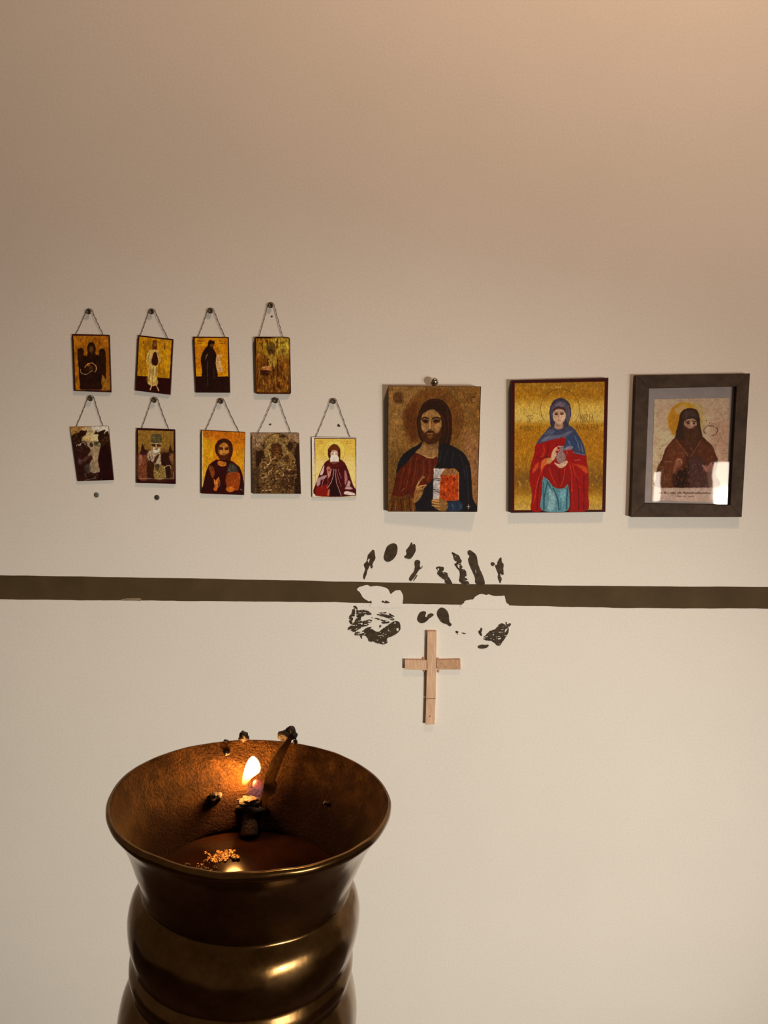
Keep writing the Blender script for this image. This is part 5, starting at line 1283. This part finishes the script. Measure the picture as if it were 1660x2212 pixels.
# rough orange-gold lumps scattered on the oil
def crust():
    bm = bmesh.new(); rnd = random.Random(5)
    path = [(0, 1722), (60, 1715), (120, 1700), (180, 1670), (240, 1630), (300, 1585), (360, 1560), (420, 1540), (470, 1505), (520, 1520), (560, 1560), (380, 1510), (270, 1560), (440, 1580), (330, 1620), (210, 1700), (420, 1600), (480, 1560), (250, 1540), (90, 1690), (150, 1660)]
    for i, (x, y) in enumerate(path * 14):
        p = on_z(*CV.px((x + rnd.uniform(-34, 34), y + rnd.uniform(-22, 22))), OIL_Z + .0006)
        q = Vector(p) - Vector(C0)
        if q.xy.length > R0 * .70: continue
        s = rnd.uniform(.0003, .0010)
        m_ = bmesh.new(); bmesh.ops.create_icosphere(m_, subdivisions=1, radius=1.)
        sd = rnd.random() * 20
        for v in m_.verts:
            n = v.co.normalized(); f = 1 + .7 * mnoise.noise(n * 2.2 + Vector((sd, 2, sd)))
            v.co = Vector((p[0] + n.x * s * f, p[1] + n.y * s * f, p[2] + n.z * s * .8 * f))
        t_ = bpy.data.meshes.new('t'); m_.to_mesh(t_); m_.free(); bm.from_mesh(t_); bpy.data.meshes.remove(t_)
    # more lumps along the near edge of the rim
    for i in range(240):
        a = rnd.uniform(0, 2 * math.pi); p = lamp_pt(rnd.uniform(.935, .975), rnd.uniform(-.012, .03), a)
        d_ = np.array(p) - CAM; z_ = d_ @ _F
        x_ = 830 + F_PX * (d_ @ _R) / z_; y_ = 1106 - F_PX * (d_ @ _U) / z_
        if y_ < 1800 or not (392 < x_ < 470) or rnd.random() > 1.3 - abs(x_ - 425) / 45.: continue
        for q_ in range(5):
            s = rnd.uniform(.0002, .00045); t2 = bpy.data.meshes.new('t'); m_ = bmesh.new(); bmesh.ops.create_icosphere(m_, subdivisions=1, radius=s)
            bmesh.ops.translate(m_, verts=m_.verts, vec=p + Vector((rnd.uniform(-1, 1), rnd.uniform(-1, 1), rnd.uniform(-.3, .6))) * .0008)
            m_.to_mesh(t2); m_.free(); bm.from_mesh(t2); bpy.data.meshes.remove(t2)
    me = bpy.data.meshes.new('oil_lumps'); bm.to_mesh(me); bm.free()
    return tag(link_mesh('oil_lumps', me, M['crust'], lamp, True), kind='stuff')
crust()

# flame: glowing gas, round in section, traced slice by slice
rows = [(428, 752, 770), (440, 735, 785), (460, 716, 806), (490, 696, 828), (530, 678, 844), (570, 664, 851), (610, 654, 842), (640, 647, 800), (670, 641, 758), (700, 637, 732), (725, 634, 712), (748, 637, 690), (762, 648, 676)]
def slices(name, rows, ydepth, mat, parent, flat=.8, seg=20):
    verts, faces = [], []
    for (y, xl, xr) in rows:
        a = on_y(*CV.px((xl, y)), ydepth); b_ = on_y(*CV.px((xr, y)), ydepth)
        c = (a + b_) / 2; w = np.linalg.norm(b_ - a) / 2
        for k in range(seg):
            t = 2 * math.pi * k / seg
            verts.append((c[0] + w * math.cos(t), c[1] + w * flat * math.sin(t), c[2]))
    n = len(rows)
    for i in range(n - 1):
        for k in range(seg):
            k2 = (k + 1) % seg
            faces.append((i * seg + k, (i + 1) * seg + k, (i + 1) * seg + k2, i * seg + k2))
    faces.append(tuple(range(seg))); faces.append(tuple((n - 1) * seg + k for k in range(seg))[::-1])
    o = from_py(name, verts, faces, mat, parent, True)
    bm = bmesh.new(); bm.from_mesh(o.data); bmesh.ops.recalc_face_normals(bm, faces=bm.faces); bm.to_mesh(o.data); bm.free()
    return o
zt = float(on_y(*CV.px((760, 428)), YF - .001)[2]); zb = float(on_y(*CV.px((660, 762)), YF - .001)[2])
M['flame'] = glow_volume('flame_glow', [(0, (.30, .12, .02)), (.12, (.8, .38, .07)), (.3, (1., .74, .34)), (1., (1., .86, .56))], 2, zb, zt, 900.)
flame = slices('flame', rows, YF - .001, M['flame'], lamp)
zb2 = float(on_y(*CV.px((780, 920)), YF)[2]); zt2 = float(on_y(*CV.px((780, 690)), YF)[2])
M['flame_base'] = glow_volume('blue_flame_base', [(0, (.06, .05, .14)), (.5, (.16, .15, .30)), (1., (.20, .05, .03))], 2, zb2, zt2, 34.)
slices('flame_base', [(700, 740, 860), (740, 715, 875), (790, 690, 885), (840, 680, 885), (880, 700, 870), (910, 740, 850)], YF + .0006, M['flame_base'], flame, .7)
fc = on_y(*CV.px((610, 660)), YF + .0014)
point_light('flame_light', tuple(fc), .13, (1.0, .42, .10), .0035)

# ================================================================== STAND UNDER THE LAMP (below the picture)
M['stand'] = simple_mat('brown_turned_wood', (.09, .045, .022), (.17, .09, .045), 30., .5, bump=.2, dist=.001)
zb_ = lamp_base.z
prof = [(.0, zb_ - .001), (.036, zb_ - .001), (.039, zb_ - .006), (.036, zb_ - .014), (.030, zb_ - .022), (.022, zb_ - .05), (.024, zb_ - .3), (.030, zb_ - .5), (.022, .30), (.030, .10), (.10, .05), (.15, .03), (.16, .0), (.0, .0)]
seg = 40; verts = []; faces = []
for r_, z_ in prof:
    for k in range(seg):
        a = 2 * math.pi * k / seg
        verts.append((lamp_base.x + r_ * math.cos(a), lamp_base.y + r_ * math.sin(a), z_))
for i in range(len(prof) - 1):
    for k in range(seg):
        k2 = (k + 1) % seg
        faces.append((i * seg + k, (i + 1) * seg + k, (i + 1) * seg + k2, i * seg + k2))
st = from_py('lamp_stand', verts, faces, M['stand'], None, True)
tag(st, 'slim turned wooden stand that carries the brass oil lamp', 'stand')
